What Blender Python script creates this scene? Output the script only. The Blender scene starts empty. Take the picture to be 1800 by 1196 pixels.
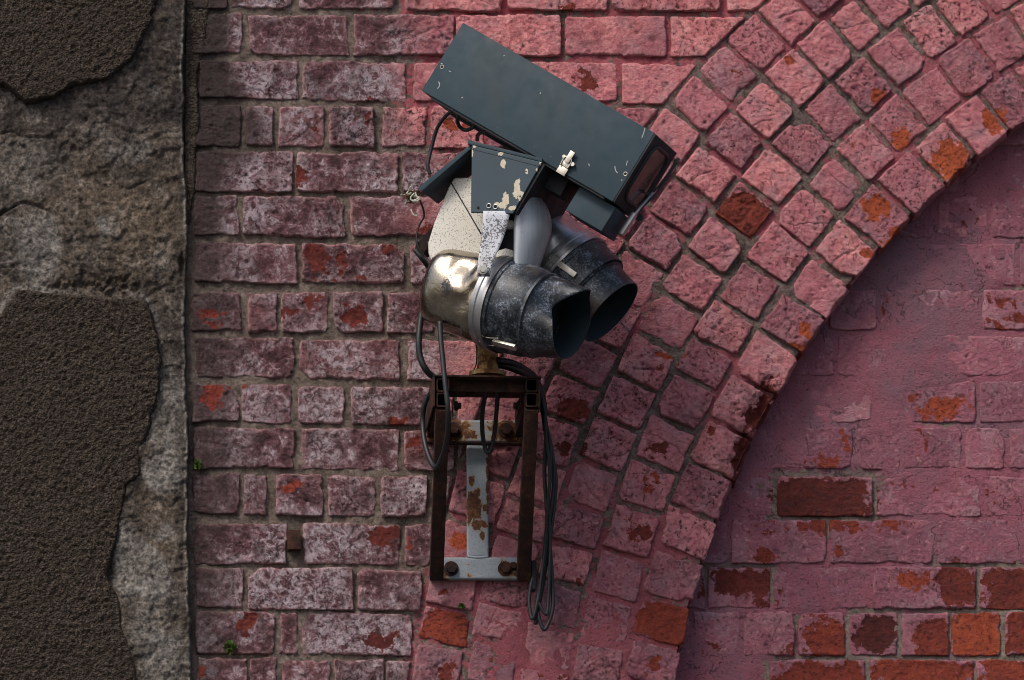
import bpy, bmesh, math, random
import numpy as np

# ------------------------------------------------------------------ camera, sky, sun
sc = bpy.context.scene
COL = sc.collection
DIST, S = 13.0, 0.00095                    # metres from the wall; metres per photograph pixel on the wall
PITCH, YAW = math.radians(13), math.radians(4.3)
TGT = np.array([0, 0, 4.5])
FW = np.array([math.sin(YAW)*math.cos(PITCH), math.cos(YAW)*math.cos(PITCH), math.sin(PITCH)])
CAM = TGT - DIST*FW
RT = np.cross(FW, [0, 0, 1]); RT /= np.linalg.norm(RT)
UP = np.cross(RT, FW)
cam = bpy.data.cameras.new('camera'); camo = bpy.data.objects.new('camera', cam); COL.objects.link(camo)
cam.sensor_width = 36; cam.lens = 36*DIST/(1800*S); cam.clip_end = 1000
from mathutils import Matrix, Vector
m = Matrix([[RT[i], UP[i], -FW[i]] for i in range(3)]).to_4x4(); m.translation = Vector(CAM)
camo.matrix_world = m
sc.camera = camo

SUN_EL, SUN_AZ = math.radians(49), math.radians(-40)      # azimuth from the wall's normal, minus = left
sdir = Vector((math.sin(SUN_AZ)*math.cos(SUN_EL), -math.cos(SUN_AZ)*math.cos(SUN_EL), math.sin(SUN_EL)))
w = bpy.data.worlds.new('World'); sc.world = w; w.use_nodes = True
nt = w.node_tree; bg = nt.nodes['Background']
sky = nt.nodes.new('ShaderNodeTexSky'); sky.sky_type = 'NISHITA'; sky.sun_disc = False
sky.sun_elevation = SUN_EL; sky.sun_rotation = math.atan2(sdir.x, sdir.y)
sky.dust_density = 4.0; sky.air_density = 1.0; sky.ozone_density = 1.0
nt.links.new(sky.outputs[0], bg.inputs[0]); bg.inputs[1].default_value = 0.092
sun = bpy.data.lights.new('sun', 'SUN'); suno = bpy.data.objects.new('sun', sun); COL.objects.link(suno)
sun.energy = 1.4; sun.angle = math.radians(16); sun.color = (1, 0.93, 0.84)
suno.rotation_euler = sdir.to_track_quat('Z', 'Y').to_euler(); suno.location = (-3, -4, 9)
sc.view_settings.view_transform = 'Standard'; sc.view_settings.look = 'None'
sc.cycles.use_denoising = True; sc.cycles.pixel_filter_type = 'BLACKMAN_HARRIS'; sc.cycles.filter_width = 0.95
sc.view_settings.exposure = 0.55; sc.view_settings.gamma = 1.0

# ------------------------------------------------------------------ measuring helpers
def P(px, py, d=0.0):
    """wall layout measured in photograph pixels -> point on the plane d metres in front of the wall"""
    v = FW*DIST + RT*(px-900)*S - UP*(py-598)*S
    return CAM + v*((-d-CAM[1])/v[1])
def PP(px, py, o, n):
    v = FW*DIST + RT*(px-900)*S - UP*(py-598)*S
    return CAM + v*(np.dot(np.asarray(o)-CAM, n)/np.dot(v, n))
def Pn(px, py, d=0.0):
    px = np.asarray(px, float); py = np.asarray(py, float)
    v = FW*DIST + RT*(px[..., None]-900)*S - UP*(py[..., None]-598)*S
    return CAM + v*((-d-CAM[1])/v[..., 1])[..., None]
def px_of(p):
    v = np.asarray(p)-CAM; z = v@FW
    return 900+(v@RT)/z*DIST/S, 598-(v@UP)/z*DIST/S

RNG = np.random.default_rng(7)
TAB = RNG.random(65536).astype(np.float32)
def vnoise(p, seed=0):
    i = np.floor(p).astype(np.int64); f = p-i; f = f*f*(3-2*f)
    def h(a, b, c):
        k = (i[:, 0]+a)*73856093 ^ (i[:, 1]+b)*19349663 ^ (i[:, 2]+c)*83492791 ^ (seed*2654435761)
        return TAB[(k ^ (k >> 13)) & 65535]
    x, y, z = f.T
    def lx(b, c): return h(0, b, c)*(1-x)+h(1, b, c)*x
    return (lx(0, 0)*(1-y)+lx(1, 0)*y)*(1-z)+(lx(0, 1)*(1-y)+lx(1, 1)*y)*z
def fbm(p, scale, oct=4, seed=0, rough=.5):
    t = 0; a = 1; s = 0; q = np.asarray(p)*scale
    for k in range(oct):
        t = t+a*(vnoise(q+17.3*k, seed+k)*2-1); s += a; a *= rough; q = q*2.03
    return t/s*1.6
def sst(a, b, x):
    t = np.clip((x-a)/(b-a), 0, 1); return t*t*(3-2*t)

# ------------------------------------------------------------------ objects
def mesh_obj(name, verts, faces, mat, parent=None, attrs=None, smooth=True, origin=None):
    v = np.asarray(verts, float)
    o0 = v.mean(0) if origin is None else np.asarray(origin, float)
    me = bpy.data.meshes.new(name)
    if isinstance(faces, np.ndarray):
        n = len(faces); k = faces.shape[1]
        me.vertices.add(len(v)); me.vertices.foreach_set('co', (v-o0).astype(np.float32).ravel())
        me.loops.add(n*k); me.loops.foreach_set('vertex_index', faces.astype(np.int32).ravel())
        me.polygons.add(n); me.polygons.foreach_set('loop_start', np.arange(0, n*k, k, dtype=np.int32))
        me.update(calc_edges=True)
    else:
        me.from_pydata([tuple(x) for x in (v-o0)], [], faces)
    if smooth: me.polygons.foreach_set('use_smooth', np.ones(len(me.polygons), bool))
    for k, a in (attrs or {}).items():
        at = me.attributes.new(k, 'FLOAT', 'POINT')
        at.data.foreach_set('value', np.broadcast_to(np.asarray(a, np.float32), (len(v),)).copy())
    me.materials.append(mat); me.validate()
    o = bpy.data.objects.new(name, me); COL.objects.link(o)
    if parent is not None:
        o.parent = parent
        pl = np.zeros(3); q = parent
        while q is not None: pl = pl+np.array(q.location); q = q.parent
        o.location = o0-pl
    else: o.location = o0
    return o
def thing(name, label, cat, loc, group=None):
    o = bpy.data.objects.new(name, None); COL.objects.link(o); o.location = loc; o.empty_display_size = .05
    o['label'] = label; o['category'] = cat
    if group: o['group'] = group
    return o
def tag(o, label, cat, group=None):
    o['label'] = label; o['category'] = cat
    if group: o['group'] = group
    return o
def bm_obj(name, bm, mat, parent=None, smooth=True, sharp=40):
    bmesh.ops.recalc_face_normals(bm, faces=bm.faces)
    v = np.array([x.co for x in bm.verts]); o0 = v.mean(0)
    for x in bm.verts: x.co -= Vector(o0)
    for e in bm.edges:
        if len(e.link_faces) == 2 and e.calc_face_angle(0) > math.radians(sharp): e.smooth = False
    for f in bm.faces: f.smooth = smooth
    me = bpy.data.meshes.new(name); bm.to_mesh(me); bm.free(); me.materials.append(mat)
    o = bpy.data.objects.new(name, me); COL.objects.link(o)
    pl = np.zeros(3); q = parent
    while q is not None: pl = pl+np.array(q.location); q = q.parent
    if parent is not None: o.parent = parent
    o.location = o0-pl
    return o
def prism(poly, n, t, bevel=0.0, seg=2, bm=None, only=None):
    """closed plate: polygon of world points, thickness t along -n"""
    bm = bm or bmesh.new(); n = np.asarray(n, float)
    a = [bm.verts.new(Vector(p)) for p in poly]; b = [bm.verts.new(Vector(np.asarray(p)-n*t)) for p in poly]
    k = len(poly); fs = [bm.faces.new(a), bm.faces.new(b[::-1])]
    for i in range(k): fs.append(bm.faces.new((a[i], b[i], b[(i+1) % k], a[(i+1) % k])))
    if bevel:
        bm.normal_update()
        es = {e for f in fs for e in f.edges if e.calc_face_angle(0) > .5 or True}
        bmesh.ops.bevel(bm, geom=list(es), offset=bevel, segments=seg, profile=.6, affect='EDGES', clamp_overlap=True)
    return bm
def obox(o, ax, ay, az, lo, hi, bevel=0.0, seg=2, bm=None):
    """oriented box from local min/max along the three axes"""
    o, ax, ay, az = (np.asarray(q, float) for q in (o, ax, ay, az))
    poly = [o+ax*x+az*z+ay*lo[1] for x, z in ((lo[0], lo[2]), (hi[0], lo[2]), (hi[0], hi[2]), (lo[0], hi[2]))]
    return prism(poly, -ay, hi[1]-lo[1], bevel, seg, bm)
def spline(pts, n=8):
    p = [np.asarray(q, float) for q in pts]; p = [2*p[0]-p[1]]+p+[2*p[-1]-p[-2]]; out = []
    for i in range(1, len(p)-2):
        a, b, c, d = p[i-1:i+3]
        for t in np.linspace(0, 1, n, endpoint=False):
            out.append(.5*(2*b+(c-a)*t+(2*a-5*b+4*c-d)*t*t+(3*b-a-3*c+d)*t**3))
    out.append(p[-2]); return np.array(out)
def tube_geo(path, r, k=10):
    path = np.asarray(path); n = len(path); tg = np.gradient(path, axis=0); tg /= np.linalg.norm(tg, axis=1)[:, None]+1e-12
    nrm = np.cross(tg[0], [.3, .9, .2]); nrm /= np.linalg.norm(nrm)
    rr = np.broadcast_to(r, (n,)); V = []
    for i in range(n):
        nrm = nrm-tg[i]*(nrm@tg[i]); nrm /= np.linalg.norm(nrm); bi = np.cross(tg[i], nrm)
        a = np.arange(k)/k*2*math.pi
        V.append(path[i]+rr[i]*(np.cos(a)[:, None]*nrm+np.sin(a)[:, None]*bi))
    V = np.concatenate(V); F = []
    for i in range(n-1):
        for j in range(k): F.append((i*k+j, i*k+(j+1) % k, (i+1)*k+(j+1) % k, (i+1)*k+j))
    F.append(tuple(range(k-1, -1, -1))); F.append(tuple((n-1)*k+j for j in range(k)))
    return V, F
def tube(name, pts, r, mat, parent=None, n=8, k=10):
    V, F = tube_geo(spline(pts, n), r, k); return mesh_obj(name, V, F, mat, parent)
def pxpath(pts): return [P(*q) for q in pts]
def lathe(name, c, ax, prof, mat, parent=None, k=48, deform=None, sharp=35, sq=None, seed=None):
    """surface of revolution about ax through c; prof = [(t, r)] metres; deform(t,a,r)->r"""
    ax = np.asarray(ax)/np.linalg.norm(ax); e1 = UP-ax*(UP@ax); e1 /= np.linalg.norm(e1); e2 = np.cross(ax, e1)
    bm = bmesh.new(); rings = []
    for (t, r) in prof:
        ring = []
        for j in range(k):
            a = j/k*2*math.pi; rj, tj = r, t
            if deform: rj, tj = deform(t, a, r)
            ring.append(bm.verts.new(Vector(c+ax*tj+rj*(math.cos(a)*e1+math.sin(a)*e2))))
        rings.append(ring)
    for A, B in zip(rings, rings[1:]):
        for j in range(k): bm.faces.new((A[j], A[(j+1) % k], B[(j+1) % k], B[j]))
    if prof[0][1] < .02: bm.faces.new(rings[0])
    if prof[-1][1] < .02: bm.faces.new(rings[-1])
    return bm_obj(name, bm, mat, parent, sharp=sharp)
def bolt(name, c, n, r, h, mat, parent):
    """hexagonal bolt head with a washer"""
    n = np.asarray(n, float); n /= np.linalg.norm(n); e1 = np.cross(n, [.2, .1, 1.]); e1 /= np.linalg.norm(e1); e2 = np.cross(n, e1)
    bm = bmesh.new(); c = np.asarray(c)
    for k, rr, z0, z1 in ((18, r*1.45, -.002, h*.3), (6, r, h*.3, h)):
        prism([c+n*z1+rr*(math.cos(j/k*2*math.pi+.3)*e1+math.sin(j/k*2*math.pi+.3)*e2) for j in range(k)], n, z1-z0, bm=bm)
    return bm_obj(name, bm, mat, parent, sharp=25)

# ------------------------------------------------------------------ materials
class NT:
    def __init__(s, name):
        s.m = bpy.data.materials.new(name); s.m.use_nodes = True; s.t = s.m.node_tree
        s.b = s.t.nodes['Principled BSDF']; s.geo = s.t.nodes.new('ShaderNodeNewGeometry').outputs['Position']
    def put(s, sock, v):
        if hasattr(v, 'is_output'): s.t.links.new(v, sock)
        elif isinstance(v, (tuple, list)) and len(v) == 3 and sock.type == 'RGBA': sock.default_value = (*v, 1)
        else: sock.default_value = v
    def noise(s, scale, detail=5, rough=.55, dist=0.0, off=0.0, vec=None, stretch=None):
        n = s.t.nodes.new('ShaderNodeTexNoise'); vec = vec or s.geo
        if off or stretch:
            mp = s.t.nodes.new('ShaderNodeMapping'); s.t.links.new(vec, mp.inputs[0]); mp.inputs[1].default_value = (off, off*.7, off*1.3)
            if stretch: mp.inputs[3].default_value = stretch
            vec = mp.outputs[0]
        s.t.links.new(vec, n.inputs['Vector'])
        n.inputs['Scale'].default_value = scale; n.inputs['Detail'].default_value = detail
        n.inputs['Roughness'].default_value = rough; n.inputs['Distortion'].default_value = dist
        return n.outputs['Fac']
    def voro(s, scale, feature='F1'):
        n = s.t.nodes.new('ShaderNodeTexVoronoi'); n.feature = feature; s.t.links.new(s.geo, n.inputs['Vector']); n.inputs['Scale'].default_value = scale
        return n.outputs['Distance']
    def attr(s, name):
        n = s.t.nodes.new('ShaderNodeAttribute'); n.attribute_name = name; return n.outputs['Fac']
    def ramp(s, fac, stops, interp='LINEAR'):
        n = s.t.nodes.new('ShaderNodeValToRGB'); r = n.color_ramp; r.interpolation = interp
        while len(r.elements) < len(stops): r.elements.new(.5)
        for e, (p, c) in zip(r.elements, stops):
            e.position = p; e.color = (c, c, c, 1) if isinstance(c, (int, float)) else (*c, 1)
        s.put(n.inputs[0], fac); return n.outputs[0]
    def mix(s, f, a, b, mode='MIX'):
        n = s.t.nodes.new('ShaderNodeMix'); n.data_type = 'RGBA'; n.blend_type = mode
        s.put(n.inputs[0], f); s.put(n.inputs[6], a); s.put(n.inputs[7], b); return n.outputs[2]
    def math(s, op, a, b=0.0, c=0.0, clamp=False):
        n = s.t.nodes.new('ShaderNodeMath'); n.operation = op; n.use_clamp = clamp
        s.put(n.inputs[0], a); s.put(n.inputs[1], b); s.put(n.inputs[2], c); return n.outputs[0]
    def bump(s, h, strength=.5, dist=.002, normal=None):
        n = s.t.nodes.new('ShaderNodeBump'); n.inputs['Strength'].default_value = strength; n.inputs['Distance'].default_value = dist
        s.put(n.inputs['Height'], h)
        if normal is not None: s.put(n.inputs['Normal'], normal)
        return n.outputs[0]
    def done(s, color, rough=.8, metal=0.0, normal=None, spec=.5):
        s.put(s.b.inputs['Base Color'], color); s.put(s.b.inputs['Roughness'], rough); s.put(s.b.inputs['Metallic'], metal)
        s.put(s.b.inputs['Specular IOR Level'], spec)
        if normal is not None: s.t.links.new(normal, s.b.inputs['Normal'])
        return s.m

PK_D, PK_M, PK_L = (.36, .098, .110), (.60, .190, .195), (.76, .32, .315)
def pink_paint(n, off=0.0):
    n1 = n.noise(7, 4, .6, off=off+3); n2 = n.noise(40, 13, .80, .3, off=off)
    c = n.ramp(n2, [(.39, PK_D), (.49, PK_M), (.59, PK_L)])
    return n.mix(n.ramp(n1, [(.35, 0.0), (.7, .5)]), c, (.47, .155, .205))
def weather_cols(n, off=0.0):
    a1 = n.noise(34, 14, .84, .3, off=off+11)
    return n.ramp(a1, [(.37, (.018, .011, .013)), (.44, (.065, .025, .031)), (.50, (.140, .055, .066)), (.55, (.26, .150, .172)), (.61, (.56, .47, .51))])
def cracks(n, off=0.0, lim=.56):
    a = n.math('ABSOLUTE', n.math('SUBTRACT', n.noise(9, 5, .55, .3, off=off+77), .5))
    return n.math('MULTIPLY', n.ramp(a, [(.0025, .8), (.007, 0.0)]), n.ramp(n.noise(10, 3, .5, off=off+87), [(lim-.03, 0.0), (lim+.03, 1.0)]))
def brick_material():
    n = NT('painted brick')
    pink = pink_paint(n)
    pink = n.mix(n.attr('mauve'), pink, n.mix(n.noise(22, 6, .6, off=5), (.23, .078, .115), (.42, .150, .195)))  # mauve: less faded paint, with recess shade and bluish skylight in the colour
    # faded greyish wash and dark pores
    pink = n.mix(n.math('MULTIPLY', n.ramp(n.noise(17, 7, .7, off=21), [(.48, 0.0), (.66, 1.0)]), .62), pink, (.36, .22, .25))
    pink = n.mix(1.0, pink, n.ramp(n.attr('tone'), [(0.0, (.60, .62, .68)), (.55, (.95, .95, .97)), (1.0, (1.12, 1.16, 1.12))]), 'MULTIPLY')
    old = weather_cols(n)
    pink = n.mix(n.math('MULTIPLY', n.ramp(n.noise(110, 7, .75, .4, off=27), [(.55, 0.0), (.66, 1.0)]), .45), pink, (.74, .36, .36))
    c = n.mix(n.attr('age'), pink, old)
    c = n.mix(n.math('MULTIPLY', n.attr('white'), n.ramp(n.noise(60, 12, .82, .5, off=31), [(.46, 0.0), (.55, 1.0)])), c, (.56, .47, .52))
    c = n.mix(n.math('MULTIPLY', n.attr('rim'), n.ramp(n.noise(60, 5, .6, off=41), [(.38, 0.0), (.52, .9)])), c, (.66, .36, .37))
    # soot, and the painted shade low on the arch
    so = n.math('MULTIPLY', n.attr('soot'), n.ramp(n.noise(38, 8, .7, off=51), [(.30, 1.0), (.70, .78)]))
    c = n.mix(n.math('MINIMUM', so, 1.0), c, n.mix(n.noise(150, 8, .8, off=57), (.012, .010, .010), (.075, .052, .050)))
    pores = n.ramp(n.noise(170, 6, .66, off=61), [(.36, 1.0), (.43, 0.0)])
    big = n.ramp(n.noise(75, 8, .76, .8, off=66), [(.35, .85), (.44, 0.0)])
    big = n.math('MULTIPLY', big, n.attr('pit'))
    pm_ = n.math('MULTIPLY', n.math('MAXIMUM', n.math('MULTIPLY', pores, n.math('ADD', n.attr('pit'), .25)), big), .8)
    c = n.mix(pm_, c, (.075, .028, .032))
    c = n.mix(n.math('MULTIPLY', cracks(n), .8), c, (.05, .022, .026))
    c = n.mix(n.math('MULTIPLY', n.attr('cav'), .85), c, (.055, .026, .028))
    hue = n.math('ADD', n.attr('hue'), n.math('MULTIPLY', n.math('SUBTRACT', n.noise(42, 9, .78, .5, off=71), .5), 1.1))
    ex = n.ramp(hue, [(.0, (.065, .014, .014)), (.35, (.165, .028, .020)), (.6, (.26, .046, .026)), (.85, (.40, .080, .030)), (1.0, (.50, .125, .042))])
    ex = n.mix(n.math('MULTIPLY', pores, .6), ex, (.04, .014, .012))
    pe = n.math('ADD', n.attr('peel'), n.math('MULTIPLY', n.math('SUBTRACT', n.noise(85, 9, .74, off=81), .5), 1.5))
    c = n.mix(n.ramp(pe, [(.47, 0.0), (.53, 1.0)]), c, ex)
    h = n.math('ADD', n.noise(150, 7, .68, off=91), n.math('MULTIPLY', n.noise(520, 3, .6), .45))
    h = n.math('SUBTRACT', h, n.math('MULTIPLY', pm_, .6))
    return n.done(c, n.ramp(n.noise(60, 4), [(.3, .72), (.7, .95)]), 0, n.bump(h, 1.0, .0042), .3)
def mortar_material():
    n = NT('mortar')
    g = n.ramp(n.noise(70, 12, .82, .3), [(.34, (.048, .037, .033)), (.48, (.15, .114, .098)), (.63, (.33, .265, .232))])
    g = n.mix(n.attr('light'), g, n.ramp(n.noise(70, 8, .7, off=7), [(.3, (.16, .125, .10)), (.7, (.52, .425, .35))]))
    gr = n.ramp(n.noise(14, 5, .6, off=14), [(.5, 0.0), (.66, .45)])
    g = n.mix(gr, g, (.075, .068, .048))
    pk = n.mix(n.noise(26, 7, .65, off=9), (.25, .058, .075), (.50, .14, .165))
    pk = n.mix(n.attr('mauve'), pk, n.mix(n.noise(22, 6, .6, off=5), (.23, .078, .115), (.42, .150, .195)))  # same recess shade and skylight put into the mortar paint
    pm = n.math('ADD', n.attr('paint'), n.math('MULTIPLY', n.math('SUBTRACT', n.noise(48, 8, .7, off=33), .5), 1.5))
    c = n.mix(n.ramp(pm, [(.44, 0.0), (.56, 1.0)]), g, pk)
    c = n.mix(n.math('MULTIPLY', n.ramp(n.noise(6, 6, .66, .5, off=55), [(.44, 0.0), (.60, .8)]), n.attr('mauve')), c, (.21, .125, .16))
    c = n.mix(n.math('MULTIPLY', cracks(n, 5, .5), n.attr('mauve')), c, (.045, .022, .028))
    c = n.mix(n.math('MULTIPLY', n.attr('soot'), .75), c, (.040, .033, .031))
    c = n.mix(n.ramp(n.noise(210, 4, .6, off=44), [(.32, .7), (.42, 0.0)]), c, (.03, .024, .022))
    hh = n.math('ADD', n.noise(170, 7, .72), n.math('MULTIPLY', n.noise(480, 3, .6), .4))
    return n.done(c, .92, 0, n.bump(hh, 1.0, .006), .25)
def render_material():
    n = NT('dark pebbly render')
    c = n.ramp(n.noise(230, 5, .65), [(.32, (.017, .013, .011)), (.5, (.054, .040, .033)), (.68, (.155, .118, .093))])
    c = n.mix(n.ramp(n.noise(9, 5, .6, off=5), [(.42, 0.0), (.7, .55)]), c, (.055, .046, .036))
    c = n.mix(n.ramp(n.noise(75, 6, .75, off=15), [(.66, 0.0), (.72, .6)]), c, (.24, .21, .18))
    return n.done(c, .95, 0, n.bump(n.math('ADD', n.noise(260, 6, .75), n.voro(300)), 1.0, .0045), .2)
def concrete_material():
    n = NT('weathered concrete')
    c = n.ramp(n.noise(24, 12, .80, .7), [(.36, (.020, .017, .016)), (.45, (.060, .050, .044)), (.53, (.112, .092, .079)), (.62, (.30, .265, .235))])
    c = n.mix(n.ramp(n.noise(5, 4, .6, off=8), [(.40, 0.0), (.68, .55)]), c, (.22, .165, .115))
    c = n.mix(n.math('MULTIPLY', n.attr('light'), n.ramp(n.noise(60, 8, .75, off=19), [(.25, .35), (.62, 1.0)])), c, (.31, .29, .27))
    c = n.mix(n.math('MULTIPLY', n.attr('soot'), n.ramp(n.noise(40, 7, .7, off=29), [(.3, 1.0), (.7, .5)])), c, (.045, .038, .037))
    c = n.mix(n.ramp(n.noise(170, 5, .65, off=39), [(.33, .75), (.43, 0.0)]), c, (.022, .02, .02))
    c = n.mix(n.ramp(n.noise(95, 7, .8, off=49), [(.66, 0.0), (.73, .65)]), c, (.50, .46, .42))
    c = n.mix(.75, c, n.ramp(n.noise(130, 9, .82, off=59), [(.41, (.10, .10, .10)), (.5, (.48, .48, .48)), (.59, (.97, .97, .97))]), 'OVERLAY')
    h = n.math('ADD', n.noise(140, 8, .74), n.math('MULTIPLY', n.noise(520, 3, .6), .35))
    return n.done(c, .93, 0, n.bump(h, 1.0, .008), .25)
def slate_material(name='slate painted steel', base=(.022, .044, .061), chips=.0):
    n = NT(name)
    c = n.mix(n.noise(24, 6, .6), tuple(x*.85 for x in base), tuple(x*1.2 for x in base))
    c = n.mix(n.ramp(n.noise(900, 2, .5), [(.3, 0.0), (.75, .35)]), c, tuple(x*1.7 for x in base))
    c = n.mix(n.ramp(n.noise(6, 5, .7, off=4, stretch=(1, 1, .35)), [(.5, 0.0), (.75, .45)]), c, (.06, .065, .06))
    sp = n.ramp(n.noise(120, 4, .7, off=9), [(.735 - .02*chips, 0.0), (.75, 1.0)])
    c = n.mix(n.math('MULTIPLY', sp, .8), c, (.48, .44, .38))
    return n.done(c, n.ramp(n.noise(40, 5, .6), [(.3, .58), (.7, .80)]), 0, n.bump(n.math('ADD', n.noise(700, 3, .6), n.noise(14, 3, .5)), .22, .0008), .4)
def chipped_slate():
    n = NT('chipped slate painted steel')
    base = (.022, .044, .061)
    c = n.mix(n.noise(24, 6, .6), tuple(x*.85 for x in base), tuple(x*1.25 for x in base))
    c = n.mix(n.ramp(n.noise(900, 2, .5), [(.3, 0.0), (.75, .35)]), c, tuple(x*1.7 for x in base))
    f = n.math('ADD', n.attr('chip'), n.math('MULTIPLY', n.math('SUBTRACT', n.noise(105, 5, .6, .4, off=9), .5), 1.9))
    f = n.ramp(f, [(.60, 0.0), (.63, 1.0)])
    c = n.mix(f, c, n.mix(n.noise(150, 4), (.42, .36, .26), (.68, .62, .50)))
    return n.done(c, .6, 0, n.bump(f, -.35, .001), .5)
def speck_material(name, base, speck, dens, scale=420, low=None):
    n = NT(name)
    c = n.mix(n.noise(11, 6, .65, off=2), tuple(x*.80 for x in base), base)
    c = n.mix(n.ramp(n.noise(5, 4, .6, off=12), [(.45, 0.0), (.75, .5)]), c, (.44, .40, .31))
    d = n.noise(scale, 3, .65)
    d = n.math('ADD', d, n.math('MULTIPLY', n.math('SUBTRACT', n.noise(21, 3, .5, off=6), .5), low or .1))
    c = n.mix(n.ramp(d, [(dens, 0.0), (dens+.05, .85)]), c, speck)
    c = n.mix(n.ramp(n.noise(64, 3, .6, off=23), [(.735, 0.0), (.75, .9)]), c, (.05, .045, .04))
    return n.done(c, .62, 0, n.bump(d, -.2, .0007), .4)
def worn_black():
    n = NT('worn black enamel')
    w1 = n.noise(20, 8, .75, .6); w2 = n.noise(300, 4, .7, off=3)
    f = n.math('ADD', w1, n.math('MULTIPLY', n.math('SUBTRACT', w2, .5), .55))
    c = n.ramp(f, [(.38, (.008, .010, .014)), (.51, (.022, .028, .037)), (.58, (.075, .09, .115)), (.70, (.32, .36, .43))])
    c = n.mix(n.ramp(n.noise(13, 6, .7, off=17), [(.56, 0.0), (.72, .5)]), c, (.12, .085, .055))
    return n.done(c, n.ramp(f, [(.4, .36), (.7, .62)]), n.ramp(f, [(.55, .15), (.72, .6)]), n.bump(n.math('ADD', w2, n.noise(45, 4)), .22, .0015), .5)
def chrome_material():
    n = NT('tarnished steel')
    c = n.ramp(n.noise(13, 7, .7, .6), [(.30, (.22, .18, .135)), (.55, (.42, .37, .30)), (.75, (.60, .56, .50))])
    f = n.math('ADD', n.attr('grime_reflection'), n.math('MULTIPLY', n.math('SUBTRACT', n.noise(260, 5, .75, .3, off=5), .5), 1.7))  # black speckle and the painted ground reflection share this mask
    f = n.ramp(f, [(.56, 0.0), (.70, .95)])
    c = n.mix(f, c, (.022, .024, .030))
    st = n.ramp(n.noise(60, 5, .7, off=9, stretch=(1, 1, .25)), [(.57, 0.0), (.72, .6)])
    c = n.mix(st, c, (.085, .062, .040))
    return n.done(c, n.ramp(n.noise(40, 6, .7, off=3), [(.3, .13), (.7, .30)]), n.ramp(f, [(0, 1.0), (1, .2)]), n.bump(n.math('ADD', n.noise(30, 5, .55), n.math('MULTIPLY', n.noise(200, 4, .6), .15)), .45, .004), .5)
def metal_material(name, a, b, rough=(.35, .55), scale=30, stretch=None, metal=.9):
    n = NT(name); f = n.noise(scale, 7, .7, .2, stretch=stretch)
    c = n.ramp(f, [(.3, a), (.7, b)])
    c = n.mix(n.ramp(n.noise(35, 6, .75, off=7), [(.58, 0.0), (.72, .7)]), c, (.05, .04, .035))
    return n.done(c, n.ramp(f, [(.3, rough[1]), (.7, rough[0])]), metal, n.bump(f, .12, .0008), .5)
def rust_material(name='rusty steel', dark=1.0):
    n = NT(name); f = n.noise(60, 8, .74, .4)
    c = n.ramp(f, [(.28, (.012, .009, .009)), (.46, (.036, .018, .014)), (.60, (.085, .032, .018)), (.76, (.19, .07, .028))])
    c = n.mix(n.ramp(n.noise(9, 5, .65, off=5), [(.38, 0.0), (.62, .75*dark)]), c, (.014, .011, .013))
    c = n.mix(n.ramp(n.noise(45, 5, .7, off=25), [(.66, 0.0), (.72, .6)]), c, (.20, .13, .05))
    return n.done(c, .88, .1, n.bump(n.noise(260, 6, .72), .7, .002), .3)
def plate_material():
    n = NT('rust-blotched grey paint')
    base = n.mix(n.noise(35, 7, .65), (.20, .235, .27), (.34, .375, .41))
    base = n.mix(n.ramp(n.noise(300, 3, .6), [(.35, .35), (.5, 0.0)]), base, (.13, .15, .17))
    f = n.math('ADD', n.attr('rust'), n.math('MULTIPLY', n.math('SUBTRACT', n.noise(58, 7, .7, .5, off=3), .5), 1.9))
    halo = n.ramp(f, [(.40, 0.0), (.56, .8)]); core = n.ramp(f, [(.55, 0.0), (.60, 1.0)])
    ru = n.ramp(n.noise(110, 6, .7), [(.3, (.030, .016, .013)), (.52, (.11, .042, .017)), (.72, (.30, .125, .035))])
    c = n.mix(halo, base, (.34, .20, .085)); c = n.mix(core, c, ru)
    return n.done(c, .75, .1, n.bump(n.math('ADD', n.noise(220, 5, .7), core), .35, .0015), .4)
def simple(name, col, rough=.6, metal=0.0, var=.35, scale=60, spec=.5, bump=.2):
    n = NT(name)
    c = n.mix(n.noise(scale, 6, .68), tuple(x*(1-var) for x in col), tuple(min(1, x*(1+var)) for x in col))
    return n.done(c, rough, metal, n.bump(n.noise(scale*5, 4, .6), bump, .001), spec)
M_BRICK, M_MORTAR, M_RENDER, M_CONC = brick_material(), mortar_material(), render_material(), concrete_material()
M_SLATE, M_CHIP = slate_material(), chipped_slate()
M_DARK = slate_material('dark slate paint and shade', (.011, .014, .019))  # dark paint, also painted shade on the head's cheek and cavity block
M_CREAM = speck_material('speckled cream paint', (.74, .72, .66), (.15, .15, .15), .565)
M_STRAP = speck_material('flaking white strap paint', (.60, .62, .68), (.020, .020, .025), .545, 330, .75)
M_BLACK, M_CHROME = worn_black(), chrome_material()
M_SILVER = metal_material('brushed grey alloy', (.28, .31, .35), (.54, .57, .62), (.42, .6), 55, (1, 1, .06), .6)
M_BAND = metal_material('steel band', (.34, .35, .37), (.62, .62, .62), (.32, .5))
M_CLIP = metal_material('clip steel', (.42, .39, .34), (.72, .68, .60), (.32, .5))
M_RUST, M_PLATE = rust_material(), plate_material()
M_CABLE = simple('black rubber cable', (.013, .014, .017), .5, 0, .4, 120)
M_INNER = simple('sooty hood inside', (.028, .046, .060), .55, .2, .4, 40)
M_PED = None

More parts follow.
